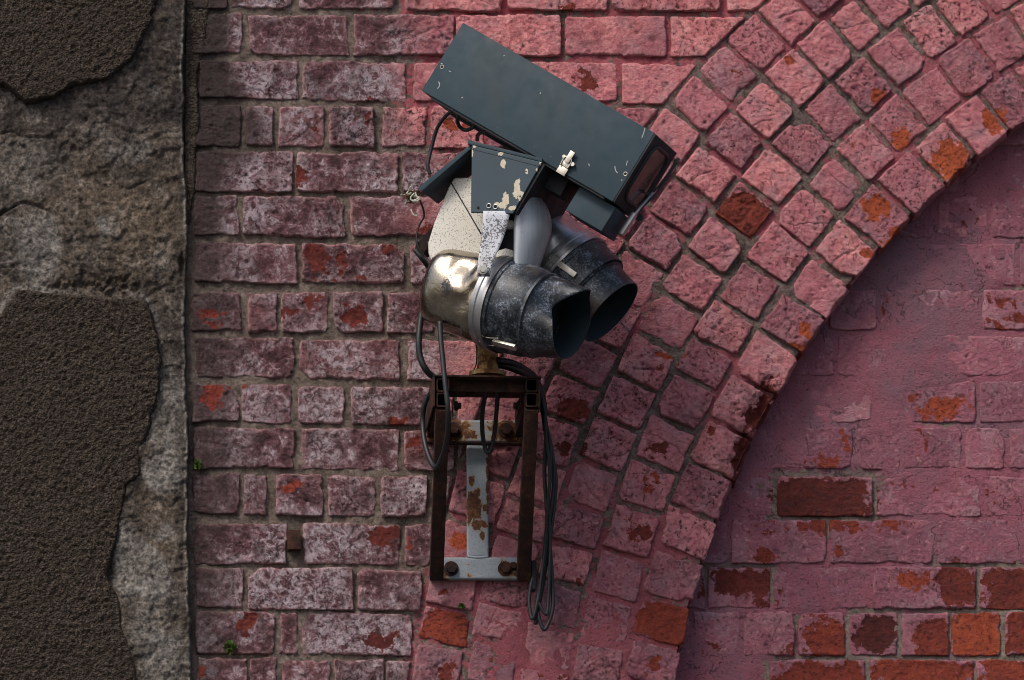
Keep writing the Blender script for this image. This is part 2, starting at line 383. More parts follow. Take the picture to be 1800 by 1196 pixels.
# ------------------------------------------------------------------ flaked-paint places: x, y, rx, ry, rotation, hue, extra depth (mm)
PEEL = [(1590,243,18,19,0,.9,2),(1672,285,30,30,.6,1.0,3),(1750,214,19,16,-.6,.85,2),(1545,362,22,20,.4,.95,3),(1577,408,30,14,-.75,.95,3),
 (1529,444,9,8,0,.85,2),(1416,582,8,9,0,.85,2),(1408,617,11,7,0,.8,3),(1177,629,15,8,.3,.8,2),(1386,108,8,11,.4,.75,2),(1291,127,10,5,.1,.6,2),
 (1416,151,9,7,.2,.7,2),(1543,167,8,8,0,.75,2),(1497,257,5,5,0,.7,1),(1002,720,32,20,.1,.38,3),(991,790,22,9,0,.22,3),(1164,785,18,12,-.3,.22,3),
 (1253,758,11,7,0,.55,2),(1153,843,6,6,0,.7,2),(1139,860,6,8,0,.7,2),(1120,907,8,5,0,.6,2),(1131,936,9,9,0,.42,2),(1112,940,5,7,0,.4,2),(1105,915,6,4,0,.5,1),
 (1338,728,20,44,.52,.24,20),(1303,802,17,40,.42,.26,18),(804,952,22,20,.4,.8,3),(1035,140,15,18,0,.4,3),(1003,11,11,6,0,.5,2),(806,226,13,7,.5,.7,2),(790,212,8,5,0,.6,1),(815,221,6,7,0,.7,1),
 (529,306,8,13,.2,.38,3),(645,207,7,19,.35,.4,2),(634,228,8,9,0,.36,2),(511,240,9,6,0,.42,1),(548,224,6,6,0,.36,1),(367,549,11,5,0,.6,3),(377,572,13,6,0,.55,3),
 (512,552,18,11,0,.32,3),(546,528,11,14,0,.35,3),(624,556,23,18,0,.36,4),(372,696,20,20,0,.62,5),(414,678,7,4,0,.7,2),(560,450,20,18,.2,.35,1),(640,488,40,6,0,.35,1),(600,470,12,20,0,.34,1),(690,440,12,8,0,.34,1),
 (695,743,9,4,0,.6,2),(517,855,11,5,-.4,.75,2),(678,942,24,20,0,.3,2),(437,1094,8,18,0,.4,4),(668,1124,24,14,0,.3,1),(355,1183,8,8,0,.55,2),(712,962,4,8,0,.7,2),
 (745,405,22,8,-.3,.6,3),(730,780,10,10,0,.55,2),(784,1039,9,7,0,.5,2),(1165,643,6,6,0,.6,1),
 (872,1172,9,22,.2,.45,2),(783,1180,10,10,0,.35,1),(1150,1170,26,26,0,.52,-1),(970,1180,10,7,0,.45,1),(1021,1018,7,4,0,.4,1)]
PEEL_IN = [(1694,377,17,17,.2,.24,2),(1654,490,15,11,0,.5,2),(1560,539,6,7,0,.4,1),(1659,556,7,6,0,.35,2),(1771,529,30,9,0,.42,2),(1795,560,14,6,0,.4,1),(1757,573,25,10,.35,.45,2),
 (1711,567,13,5,0,.5,1),(1534,601,8,6,0,.5,1),(1660,716,38,19,-.1,.72,2),(1590,700,26,10,0,.45,-1),(1606,776,22,26,.5,.4,3),(1487,779,5,14,-.3,.6,1),(1452,813,24,6,.1,.55,1),(1792,890,22,13,0,.36,3),(1740,872,8,10,0,.4,1),
 (1450,874,88,37,0,.16,6),(1448,925,84,8,-.03,.48,1),(1300,1022,52,24,0,.26,5),(1345,1063,14,8,0,.26,2),(1600,1018,36,18,0,.6,-1),(1682,1032,34,38,0,.30,4),(1810,1034,84,38,0,.30,5),
 (1450,1126,42,32,0,.55,4),(1430,1085,30,14,0,.5,-1),(1537,1115,40,38,0,.08,4),(1640,1120,34,36,0,.42,3),(1716,1114,44,40,0,.74,4),(1812,1114,44,40,0,.45,4),
 (1440,1196,86,34,0,.50,4),(1620,1196,90,36,0,.56,4),(1800,1196,76,36,0,.56,4),(1270,1196,70,34,0,.34,-1),(1246,1140,16,7,0,.4,1),(1390,1146,10,5,0,.4,1),(1360,975,14,4,0,.5,1),(1470,970,10,12,0,.55,1),(1650,945,10,10,0,.3,-1),(1334,804,6,7,0,.45,1),(1380,850,8,5,0,.4,1),
 (1620,500,50,10,0,.5,-1),(1580,830,20,8,0,.4,-1),(1600,850,60,14,0,.4,-1)]
def peel_field(X, Y, lst, jit):
    pe = np.zeros_like(X); hu = np.full_like(X, .45); dp = np.zeros_like(X)
    for (cx, cy, rx, ry, ro, hue, dep) in lst:
        hue = hue*.68 if cx < 770 else min(hue*.92, .84)
        if abs(X-cx).min() > 2*max(rx, ry) or abs(Y-cy).min() > 2*max(rx, ry): continue
        c, s = math.cos(ro), math.sin(ro); a = ((X-cx)*c+(Y-cy)*s)/rx; b = (-(X-cx)*s+(Y-cy)*c)/ry
        big = max(rx, ry) > 40
        q = (np.abs(a)**(5 if big else 2.4)+np.abs(b)**(5 if big else 2.4))**(1/(5 if big else 2.4))
        soft = 10/min(rx, ry); f = .5+(1-q)/(soft*1.6)*.5+jit*.55
        if dep < 0: f = f*.72 - .08*np.abs(jit); dep = 1
        f = np.clip(f, 0, 1); k = f > pe
        pe = np.where(k, f, pe); hu = np.where(k, hue, hu); dp = np.maximum(dp, f*dep)
    return pe, hu, dp

# ------------------------------------------------------------------ brick maker
AC = np.array([1.76249, 3.67471]); AR = 1.51204       # arch centre and intrados radius on the wall plane
RING, NR = 0.0873, 5
R_EXT = AR+RING*NR-.002
STEP = 0.0020
def grid_faces(nu, nv):
    a = np.arange(nu*nv).reshape(nv, nu)
    return np.stack([a[:-1, :-1], a[:-1, 1:], a[1:, 1:], a[1:, :-1]], -1).reshape(-1, 4)
BR = random.Random(3)
def make_brick(parent, quad, base=0.0, peel=PEEL, region='wall', clip=None, skirt=.022, skirt_n=1, full=None, chip=1.0, name='brick'):
    """quad: world points TL TR BR BL on the wall plane (x,z); base: metres the face stands in front of the wall plane"""
    TL, TR_, BR_, BL = [np.asarray(q, float) for q in quad]
    W = (np.linalg.norm(TR_-TL)+np.linalg.norm(BR_-BL))/2; H = (np.linalg.norm(BL-TL)+np.linalg.norm(BR_-TR_))/2
    nu, nv = max(6, int(W/STEP)), max(6, int(H/STEP))
    u, v = np.meshgrid(np.linspace(0, 1, nu), np.linspace(0, 1, nv)); u = u.ravel(); v = v.ravel()
    xz = ((1-u)*(1-v))[:, None]*TL+(u*(1-v))[:, None]*TR_+(u*v)[:, None]*BR_+((1-u)*v)[:, None]*BL
    seed = BR.randrange(1000); rs = np.random.default_rng(seed)
    p3 = np.c_[xz[:, 0], np.full(len(u), seed*.37), xz[:, 1]]
    lx, ly = (u-.5)*W, (v-.5)*H
    cr = .0025+.0045*rs.random()
    qx, qy = np.abs(lx)-(W/2-cr), np.abs(ly)-(H/2-cr)
    e = cr-(np.hypot(np.maximum(qx, 0), np.maximum(qy, 0))+np.minimum(np.maximum(qx, qy), 0))
    n_lo = fbm(p3, 28, 3, 1); n_mid = fbm(p3, 90, 3, 2)
    e = e+.0004+n_lo*.0030*chip+n_mid*.0024*chip+fbm(p3, 230, 2, 3)*.0009
    # a few knocked corners
    for sx, sy in ((-1, -1), (1, -1), (1, 1), (-1, 1)):
        if rs.random() < .14*chip:
            rr = .006+.014*rs.random()**2
            dd = np.abs(lx-sx*W/2)*(.6+.8*rs.random())+np.abs(ly-sy*H/2)*(.6+.8*rs.random())-rr
            e = np.minimum(e, dd+n_mid*.005+n_lo*.003)
    if clip is not None: e = np.minimum(e, clip(xz)+n_mid*.0015)
    r = .0022+.0016*rs.random()
    t = np.clip(e/r, 0, 1); h = -r*(1-np.sqrt(np.clip(1-(1-t)**2, 0, 1)))
    h = h-np.clip(-e/.0025, 0, 1)*.016
    X, Y = px_of(np.c_[xz[:, 0], np.full(len(u), -base), xz[:, 1]])
    rough = rs.uniform(.5, 1.45); pit = rs.random()**1.3*(.55 if region == 'infill' else 1)
    srf = fbm(p3, 14, 3, 5)*.0016*rough+fbm(p3, 55, 4, 6, .62)*.0014*rough+fbm(p3, 190, 3, 7, .65)*.0011*rough
    gou = fbm(p3, 38, 4, 8, .6); srf -= np.clip(gou-.45, 0, 1)*.007*rough
    cav = np.clip((gou-.5)*2.2, 0, 1)*.6
    for _ in range(int(rs.integers(3, 13)*W*H/.006)):
        a, b = (rs.random()-.5)*W*.92, (rs.random()-.5)*H*.9; rad = .0011+.0022*rs.random()**2
        g = np.exp(-(((lx-a)*(.7+.6*rs.random()))**2+(ly-b)**2)/rad**2); srf -= g*rad*1.3; cav = np.maximum(cav, g*.9)
    if rs.random() < .45:                                              # a hairline crack or dragged groove
        a0 = rs.random()*math.pi; off = (rs.random()-.5)*H*.6
        dl = np.abs(lx*math.sin(a0)-ly*math.cos(a0)-off+n_lo*.006+n_mid*.002); al = lx*math.cos(a0)+ly*math.sin(a0)
        g = np.exp(-(dl/.0011)**2)*sst(.0, .01, .03*rs.random()+.02-np.abs(al-(rs.random()-.5)*W*.5)); srf -= g*.002; cav = np.maximum(cav, g*.8)
    tilt = (rs.random()-.5)*.03*lx+(rs.random()-.5)*.045*ly+(rs.random()-.5)*.004
    pe, hu, dp = peel_field(X, Y, peel, np.clip(n_mid*.45+n_lo*.5, -1, 1))
    if full is not None:
        f = np.clip(1.0+(e-.006)/.016+n_lo*.5+n_mid*.2-.9*np.exp(-((lx-W*.36)**2+(ly+H*.4)**2)/.013**2), 0, 1); pe = np.maximum(pe, f); hu = np.where(f > .3, full, hu); dp = np.maximum(dp, 3*f)
    if region == 'wall':
        jl = fbm(np.c_[xz[:, 0], 0*u, xz[:, 1]], 7, 3, 22)
        lim = np.interp(Y, [0, 250, 500, 800, 1196], [680, 735, 790, 850, 860])
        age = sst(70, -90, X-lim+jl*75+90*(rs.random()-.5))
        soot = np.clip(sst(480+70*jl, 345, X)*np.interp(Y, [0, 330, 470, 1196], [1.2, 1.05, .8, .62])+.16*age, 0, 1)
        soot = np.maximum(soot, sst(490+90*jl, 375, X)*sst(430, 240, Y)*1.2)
        wh = np.clip((fbm(np.c_[xz[:, 0], 0*u, xz[:, 1]], 13, 3, 25)*1.3+.30+(v-.5)*.7*rs.random()+.5*(rs.random()-.5)), 0, 1)*age*(1-soot*.8)
        age = age*np.clip(.86+.4*rs.random(), 0, 1)
    else:
        age = np.zeros_like(X); soot = np.clip(fbm(p3, 13, 3, 27)-.35, 0, 1)*.35; wh = np.clip(fbm(p3, 15, 3, 26)-.25, 0, 1)*.5*rs.random()
        if region == 'arch':
            arch_shade = sst(1110, 800, X)*sst(640, 900, Y); soot = np.clip(soot+.14*arch_shade*(.5+rs.random()), 0, 1); wh = wh+.15*arch_shade*rs.random()  # lower-left arch shade painted in through soot, plus a little white bloom
    mau = 1.0*(.86+.14*rs.random()) if region == 'infill' else (.0 if region == 'wall' else np.clip(.10+.35*rs.random()+.3*sst(900, 1196, Y), 0, 1))
    if region == 'infill': srf *= .55
    srf = np.where(srf < -.0022, -.0022+(srf+.0022)*.3, srf)
    dpp = np.where(dp > 6, dp, np.minimum(dp, 3.2))
    hh = base+h+srf+tilt-dpp*.001*np.clip(pe*1.3, 0, 1)
    ej = np.c_[fbm(p3+5.1, 40, 2, 11), fbm(p3+9.7, 40, 2, 12)]*.0013
    if region != 'infill': hh = np.where((e > .0055) & (dpp < 6), np.maximum(hh, -.0009+srf*.15), hh)
    P0 = np.c_[xz[:, 0]+ej[:, 0], -hh, xz[:, 1]+ej[:, 1]]
    F = [grid_faces(nu, nv)]
    gi = np.arange(nu*nv).reshape(nv, nu)
    loop = np.concatenate([gi[0, :-1], gi[:-1, -1], gi[-1, :0:-1], gi[:0:-1, 0]])
    V = [P0]; prev = loop; nxt = len(P0); L = len(loop)
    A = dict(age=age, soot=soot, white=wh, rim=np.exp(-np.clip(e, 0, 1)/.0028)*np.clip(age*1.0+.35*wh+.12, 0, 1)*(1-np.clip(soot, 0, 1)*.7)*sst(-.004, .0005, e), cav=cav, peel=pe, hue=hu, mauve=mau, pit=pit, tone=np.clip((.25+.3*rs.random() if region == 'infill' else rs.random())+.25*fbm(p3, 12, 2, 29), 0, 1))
    A = {k: np.broadcast_to(np.asarray(x, float), (len(P0),)) for k, x in A.items()}; AL = {k: [x] for k, x in A.items()}
    for k in range(1, skirt_n+1):
        q = P0[loop].copy(); q[:, 1] = np.maximum(q[:, 1], -base+.002)*(1-k/skirt_n)+(-base+skirt)*(k/skirt_n)
        if skirt_n > 1:
            jj = np.c_[fbm(q, 45, 3, 31), fbm(q+3, 45, 3, 32)]*.003*min(1, k/2); q[:, 0] += jj[:, 0]; q[:, 2] += jj[:, 1]
        idx = np.arange(nxt, nxt+L); V.append(q)
        F.append(np.stack([prev, idx, np.roll(idx, -1), np.roll(prev, -1)], -1)); prev = idx; nxt += L
        for kk in AL: AL[kk].append(A[kk][loop])
    return mesh_obj(name, np.concatenate(V), np.concatenate(F), M_BRICK, parent, {k: np.concatenate(x) for k, x in AL.items()})

# ------------------------------------------------------------------ the ground far below
gx = 150
mesh_obj('ground', [(-gx, -gx, 0), (gx, -gx, 0), (gx, gx, 0), (-gx, gx, 0)], [(0, 1, 2, 3)], simple('street paving', (.06, .056, .052), .9, 0, .3, 3), origin=(0, 0, 0))['kind'] = 'structure'

# ------------------------------------------------------------------ brick wall left of the arch
wall = thing('brick_wall', 'weathered soot-stained brick wall with worn pink paint beside the arch', 'brick wall', (P(560, 700)[0], 0, 0))
def heightfield(name, x0, x1, z0, z1, step, hfun, keep, mat, parent, attrs):
    xs = np.arange(x0, x1, step); zs = np.arange(z0, z1, step); X, Z = np.meshgrid(xs, zs); x = X.ravel(); z = Z.ravel()
    p = np.c_[x, 0*x, z]; h = hfun(p); V = np.c_[x, -h, z]; F = grid_faces(len(xs), len(zs))
    if keep is not None:
        k = keep(p); F = F[k[F].all(1)]
        used = np.zeros(len(V), bool); used[F.ravel()] = True; re = np.cumsum(used)-1; V = V[used]; F = re[F]; p = p[used]
    return mesh_obj(name, V, F, mat, parent, attrs(p))
def ext_dist(xz): return np.hypot(xz[:, 0]-AC[0], xz[:, 1]-AC[1])-R_EXT-.004
def mort_h(p):
    h = -.0040+fbm(p, 17, 3, 40)*.0026+fbm(p, 45, 4, 41)*.0020+fbm(p, 120, 3, 42, .6)*.0018
    return np.where(h > -.0016, -.0016+(h+.0016)*.15, h)
def wall_attr(p):
    X, Y = px_of(np.c_[p[:, 0], 0*p[:, 0], p[:, 2]]); jl = fbm(p, 7, 3, 22)
    lim = np.interp(Y, [0, 250, 500, 800, 1196], [680, 735, 790, 850, 860])
    pink = sst(-120, 90, X-lim+jl*60)
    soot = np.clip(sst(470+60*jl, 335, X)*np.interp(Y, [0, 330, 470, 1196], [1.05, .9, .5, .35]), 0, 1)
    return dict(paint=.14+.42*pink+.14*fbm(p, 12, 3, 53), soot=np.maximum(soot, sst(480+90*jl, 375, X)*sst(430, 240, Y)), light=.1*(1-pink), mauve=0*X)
WL, WR = P(318, 598)[0], P(2120, 598)[0]
heightfield('mortar', WL, WR, P(900, 1520)[2], P(900, -330)[2], .0034, mort_h,
            lambda p: ext_dist(p[:, [0, 2]]) > -.012, M_MORTAR, wall, wall_attr)
COURSES = {  # course: (top, bottom, [left-right ...])
 0: (-55, 15, [(340,398),(404,513),(526,696),(711,884),(893,1067),(1076,1269),(1278,1450)]),
 1: (25, 95, [(340,425),(439,611),(621,797),(803,985),(996,1171),(1179,1350)]),
 2: (108, 175, [(352,524),(532,715),(726,898),(908,1084),(1094,1270)]),
 3: (187, 257, [(342,424),(430,479),(489,571),(578,657),(674,750),(757,850),(858,940),(950,1075),(1085,1250)]),
 4: (267, 337, [(344,514),(522,701),(709,880),(890,1062),(1072,1240)]),
 5: (345, 413, [(340,419),(426,606),(616,790),(800,975),(985,1160)]),
 6: (428, 498, [(343,521),(531,710),(720,893),(903,1080)]),
 7: (512, 583, [(338,427),(435,486),(494,578),(586,673),(680,763),(772,855),(864,950),(958,1040)]),
 8: (596, 665, [(342,516),(527,701),(715,885),(895,1070)]),
 9: (678, 743, [(340,420),(427,512),(524,604),(619,795),(805,980)]),
 10: (753, 823, [(340,517),(531,701),(711,797),(806,980)]),
 11: (834, 905, [(337,420),(428,469),(485,567),(577,660),(669,750),(760,840)]),
 12: (920, 990, [(342,502),(533,703),(712,795),(805,900)]),
 13: (998, 1070, [(343,427),(436,620),(629,741),(750,830)]),
 14: (1075, 1149, [(344,482),(492,522),(531,723),(732,800)]),
 15: (1157, 1226, [(349,434),(441,486),(496,581),(588,673),(679,760)])}
for c in list(range(-4, 0))+list(range(16, 20)):
    y0 = 25+80.8*(c-1); L = []; x = 340; k = 0
    while x < 2080:
        wd = 80 if c % 4 == 3 else (176 if x > 345 or c % 2 else 84); L.append((x, x+wd)); x += wd+9
    COURSES[c] = (y0, y0+70, L)
CX0 = P(340, 598)[0]
for c in sorted(COURSES):
    t, b, L = COURSES[c]
    for (a, bb) in L:
        dy = lambda x: (.006+.008*max(0, min(1, (t-300)/700)))*(x-430)+BR.uniform(-1.2, 1.2)
        q = [P(a, t+dy(a)), P(bb, t+dy(bb)), P(bb, b+dy(bb)), P(a, b+dy(a))]
        q = [z[[0, 2]]+np.array([BR.gauss(0, .0011), BR.gauss(0, .0013)]) for z in q]
        cen = np.mean(q, 0)
        if min(ext_dist(np.array(q+[cen])))<-.0 and max(ext_dist(np.array(q+[cen]))) < .012: continue
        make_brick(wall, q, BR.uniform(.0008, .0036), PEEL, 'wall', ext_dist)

# ------------------------------------------------------------------ the arch, five header rings
arch = thing('brick_arch', 'pink painted brick arch of five rings curving up to the right', 'brick arch', (P(1200, 900)[0], 0, 0))
CEN = [(1231,183),(1287,137),(1335,75),(1389,38),(1189,240),(1345,193),(1405,143),(1455,88),(1510,50),(1294,252),(1413,257),(1467,202),(1247,312),(1362,312),(1470,325),(1564,15),(1517,149),(1581,100),(1634,59),(1698,26),(1581,224),(1639,170),(1706,121),(1757,70),(1526,272),(1605,322),(1662,272),(1722,225),(1772,173),(1204,369),(1314,377),(1421,384),(1162,432),(1266,434),(1371,450),(1475,437),(1545,380),(1130,497),(1226,501),(1324,514),(1441,507),(1180,571),(1284,588),(1398,571),(1090,577),(1140,641),(1247,644),(1354,638),(1010,708),(1107,712),(1207,708),(1294,712),(985,778),(1074,783),(1176,785),(1265,787),(1045,858),(1147,858),(1247,874),(1023,934),(1114,936),(1220,940),(1091,1015),(1195,1017),(1087,1098),(1168,1098),(1151,1169),(1008,1069),(790,1040),(880,1037),(780,1099),(868,1090),(770,1169),(1017,995),(895,720),(889,804),(1040,640),(950,855)]
FULL = {(1314,377): .42, (1168,1098): .52, (780,1099): .58}
rings = {k: [] for k in range(NR)}
for c in CEN:
    p = P(*c)[[0, 2]]-AC; rr = np.hypot(*p)-AR
    rings[min(NR-1, max(0, int(rr/RING)))].append((math.degrees(math.atan2(p[1], p[0])), FULL.get(c)))
def polar(r, a): return AC+r*np.array([math.cos(math.radians(a)), math.sin(math.radians(a))])
for k, L in rings.items():
    r0 = AR+k*RING; step = math.degrees(.0745/(r0+.038))
    L.sort(); angs = [L[0]]
    for a in L[1:]:
        gap = a[0]-angs[-1][0]; n = int(round(gap/step))
        base0 = angs[-1][0]
        for i in range(1, n): angs.append((base0+gap*i/n, None))
        angs.append(a)
    while angs[0][0] > 108: angs.insert(0, (angs[0][0]-step, None))
    while angs[-1][0] < 178: angs.append((angs[-1][0]+step, None))
    for i in range(1, len(angs)-1):
        a, full = angs[i]
        j0 = (a+angs[i-1][0])/2; j1 = (a+angs[i+1][0])/2
        jt = math.degrees(.0040/(r0+.04))*BR.uniform(.8, 1.35); lo, hi = j0+jt, j1-jt
        ra, rb = r0+(.0 if k == 0 else .0045), r0+RING-.0045
        ra += BR.uniform(-.0015, .0015); rb += BR.uniform(-.0025, .002)
        sk = BR.uniform(-.35, .35)*jt*1.2
        q = [polar(rb, hi+sk), polar(rb, lo+sk), polar(ra, lo-sk), polar(ra, hi-sk)]
        q = [z+np.array([BR.gauss(0, .0014), BR.gauss(0, .0014)]) for z in q]
        cpx = px_of(np.array([np.mean(q, 0)[0], 0, np.mean(q, 0)[1]])); flush = .0022*(cpx[1] > 1030)*(820 < cpx[0] < 1120)
        make_brick(arch, q, BR.uniform(.0008, .0042)-flush, PEEL, 'arch', None, .078 if k == 0 else .022, 12 if k == 0 else 1, full)
# arch mortar: polar sheet plus the reveal that runs back to the infill
angs = np.radians(np.arange(106, 180, .11)); rad = np.arange(AR+.006, R_EXT+.012, .0034)
RR, AA = np.meshgrid(rad, angs); p = np.c_[(AC[0]+RR*np.cos(AA)).ravel(), 0*RR.ravel(), (AC[1]+RR*np.sin(AA)).ravel()]
def arch_attr(p):
    X, Y = px_of(np.c_[p[:, 0], 0*p[:, 0], p[:, 2]])
    return dict(paint=np.clip(.42+.28*fbm(p, 11, 3, 52)+.14*sst(850, 1100, Y)+.12*sst(1000, 1070, Y), 0, 1), soot=0*X+.05, light=0*X, mauve=0*X+.2)
XX, YY = px_of(p); deep = sum(np.clip(1.6-np.hypot((XX-a)/b, (YY-c)/d), 0, 1) for a, c, b, d in ((1338, 728, 26, 50), (1303, 802, 24, 46)))
V = np.c_[p[:, 0], -(mort_h(p)+.0001+.0030*sst(1000, 1070, YY)*sst(815, 870, XX)*sst(1130, 1090, XX)-.025*np.clip(deep, 0, 1)), p[:, 2]]
mesh_obj('mortar', V, grid_faces(len(rad), len(angs))[:, ::-1], M_MORTAR, arch, arch_attr(p))
dps = np.arange(.002, .085, .004); DD, AA = np.meshgrid(dps, angs)
rj = AR+.0045+fbm(np.c_[np.cos(AA).ravel()*AR, DD.ravel(), np.sin(AA).ravel()*AR], 40, 3, 55)*.002
V = np.c_[AC[0]+rj*np.cos(AA.ravel()), DD.ravel(), AC[1]+rj*np.sin(AA.ravel())]
mesh_obj('reveal_mortar', V, grid_faces(len(dps), len(angs)), M_MORTAR, arch, dict(paint=.62, soot=.1, light=0, mauve=.7))

# ------------------------------------------------------------------ recessed infill under the arch
REC = -.052
infill = thing('infill_wall', 'recessed painted brick infill under the arch, tinted mauve for shade, with bare red bricks', 'brick wall', (P(1600, 800)[0], -REC, 0))
def PI(x, y): return P(x, y, REC)[[0, 2]]
def infill_h(p):
    X, Y = px_of(np.c_[p[:, 0], 0*p[:, 0]-REC, p[:, 2]])
    pe, hu, dp = peel_field(X, Y, [(a, b, c+10, d+10, e, f, 5) for (a, b, c, d, e, f, g) in PEEL_IN if c > 28 and g > 0], fbm(p, 60, 3, 61)*.3)
    return REC-.0016-.0065*pe+fbm(p, 14, 3, 62)*.0016+fbm(p, 70, 4, 63, .6)*.0010
def infill_attr(p):
    X, Y = px_of(np.c_[p[:, 0], 0*p[:, 0]-REC, p[:, 2]])
    pe, hu, dp = peel_field(X, Y, [(a, b, c+9, d+9, e, f, 5) for (a, b, c, d, e, f, g) in PEEL_IN if c > 28 and g > 0], fbm(p, 60, 3, 61)*.3)
    return dict(paint=.86-.9*pe, soot=0*X, light=.75*pe+.1, mauve=.9+0*X)
def in_arch(p): return np.hypot(p[:, 0]-AC[0], p[:, 2]-AC[1]) < AR+.03
heightfield('mortar', P(1130, 600)[0], P(2150, 600)[0], P(1500, 1520)[2], P(1700, -40)[2], .0034, infill_h, in_arch, M_MORTAR, infill, infill_attr)
INF = {837: (907, [(1190,1360),(1367,1535),(1542,1723),(1730,1905),(1912,2080)]),
 914: (990, [(1180,1279),(1286,1452),(1459,1640),(1647,1828),(1836,2010)]),
 997: (1070, [(1160,1238),(1245,1354),(1362,1524),(1535,1715),(1723,1900),(1908,2080)]),
 1076: (1152, [(1150,1212),(1220,1300),(1308,1395),(1403,1485),(1493,1578),(1585,1668),(1673,1759),(1767,1853),(1861,1946),(1955,2040)]),
 1160: (1228, [(1195,1340),(1352,1522),(1529,1711),(1717,1895),(1903,2080)]),
 752: (824, [(1240,1405),(1413,1500),(1508,1583),(1591,1690),(1697,1765),(1773,1945),(1953,2080)]),
 670: (742, [(1260,1355),(1362,1532),(1540,1715),(1723,1895),(1903,2080)]),
 590: (660, [(1300,1465),(1473,1645),(1653,1825),(1833,2000)]),
 510: (580, [(1370,1450),(1458,1540),(1548,1720),(1728,1900),(1908,2080)]),
 428: (500, [(1440,1605),(1613,1785),(1793,1960)]), 347: (418, [(1480,1640),(1648,1735),(1743,1915)]),
 266: (337, [(1590,1760),(1768,1935)]), 185: (256, [(1660,1830),(1838,2010)]), 104: (175, [(1740,1910),(1918,2080)]),
 1240: (1310, [(1160,1330),(1338,1510),(1518,1690),(1698,1870),(1878,2050)]), 1321: (1391, [(1160,1245),(1254,1420),(1428,1600),(1608,1780),(1788,1960)]), 1402: (1472, [(1160,1330),(1338,1510),(1518,1690),(1698,1870)])}
for t, (b, L) in INF.items():
    for (a, bb) in L:
        q = [PI(a, t), PI(bb, t), PI(bb, b), PI(a, b)]
        if np.hypot(*(np.mean(q, 0)-AC)) > AR+.06: continue
        make_brick(infill, q, REC+BR.uniform(-.0016, .0004)-(.0004 if t < 830 else 0), PEEL_IN, 'infill', None, .02, 1, None, .8)

# ------------------------------------------------------------------ rendered concrete pillar on the left
pil = thing('concrete_pillar', 'dark weathered concrete pillar with broken render coats left of the bricks', 'pillar', (P(160, 800)[0], 0, 0))
def poly_sdf(x, y, poly):
    p = np.array(poly, float); d = np.full(x.shape, 1e9); ins = np.zeros(x.shape, bool)
    for a, b in zip(p, np.roll(p, -1, 0)):
        e = b-a; t = np.clip(((x-a[0])*e[0]+(y-a[1])*e[1])/(e@e), 0, 1)
        d = np.minimum(d, np.hypot(x-a[0]-t*e[0], y-a[1]-t*e[1]))
        c = (a[1] > y) != (b[1] > y); xi = a[0]+(y-a[1])/(e[1]+1e-9)*e[0]; ins ^= c & (x < xi)
    return np.where(ins, d, -d)
PIL = .018
SLAB_A = [(-400,-400),(330,-400),(283,-60),(281,0),(268,40),(250,80),(232,112),(190,143),(130,153),(95,166),(75,176),(46,183),(24,164),(5,150),(-400,140)]
SLAB_B = [(-400,560),(0,556),(30,510),(80,514),(160,522),(255,528),(266,556),(279,592),(287,632),(276,662),(270,712),(262,748),(245,790),(249,838),(226,856),(220,892),(212,922),(200,960),(190,1020),(211,1058),(215,1110),(228,1142),(242,1196),(262,1260),(250,1600),(-400,1600)]
PATCH = [(216,930),(240,944),(272,962),(297,996),(303,1026),(290,1052),(262,1058),(238,1046),(214,1052),(196,1024),(203,965)]
def pil_px(p): return px_of(np.c_[p[:, 0], 0*p[:, 0]-PIL, p[:, 2]])
def pil_edge(p, Y): return np.interp(Y, [-400, 0, 200, 410, 600, 800, 1060, 1090, 1600], [326, 325, 322, 329, 328, 330, 331, 337, 339])+fbm(p, 20, 3, 77)*2.6+fbm(p, 90, 2, 78)*1.2
def pil_h(p):
    X, Y = pil_px(p); j = fbm(p, 26, 4, 71)*9
    h = PIL+fbm(p, 6, 3, 72)*.004+fbm(p, 24, 4, 73, .6)*.0036+fbm(p, 95, 4, 74, .7)*.0028
    # terraced flaking
    tr = fbm(p, 9, 5, 75, .58)*3.4; h += (np.floor(tr)+sst(.86, 1.0, tr-np.floor(tr)))*.0026
    # rubble pocket
    rb = sst(0, 14, poly_sdf(X+j*.5, Y+j*.4, [(58,492),(120,486),(190,482),(225,470),(255,500),(250,520),(180,518),(70,508)])); rub = fbm(p, 120, 3, 76, .5)
    h += rb*(-.009+.016*np.abs(rub))
    h -= sst(3.5, 0, np.abs(Y-232-(X*.06)+j))*sst(130, 60, X)*.006                # crack lines
    h -= sst(4, 0, np.abs(Y-318-12*np.sin(X/16)+j*.7))*sst(32, 8, np.abs(X-238))*.006
    h -= sst(4, 0, np.abs(Y-372+14*np.sin(X/28)+j*.6))*sst(70, 30, np.abs(X-40))*.009
    h -= sst(8, 0, np.hypot((X-320)*1.6, (Y-465)*.32)-2)*.012
    h += sst(-3, 4, poly_sdf(X+j*.4, Y+j*.4, PATCH))*.0035
    h -= .012*np.maximum(sst(3, 9, poly_sdf(X, Y, SLAB_A)), sst(3, 9, poly_sdf(X, Y, SLAB_B)))
    eg = pil_edge(p, Y)
    k = sst(-1.5, 3.0, X-eg); h += sst(7, 0, eg-X)*(X < eg)*.0022*(fbm(p, 14, 2, 79)*.8+.6)
    return h*(1-k)+k*(-.012)
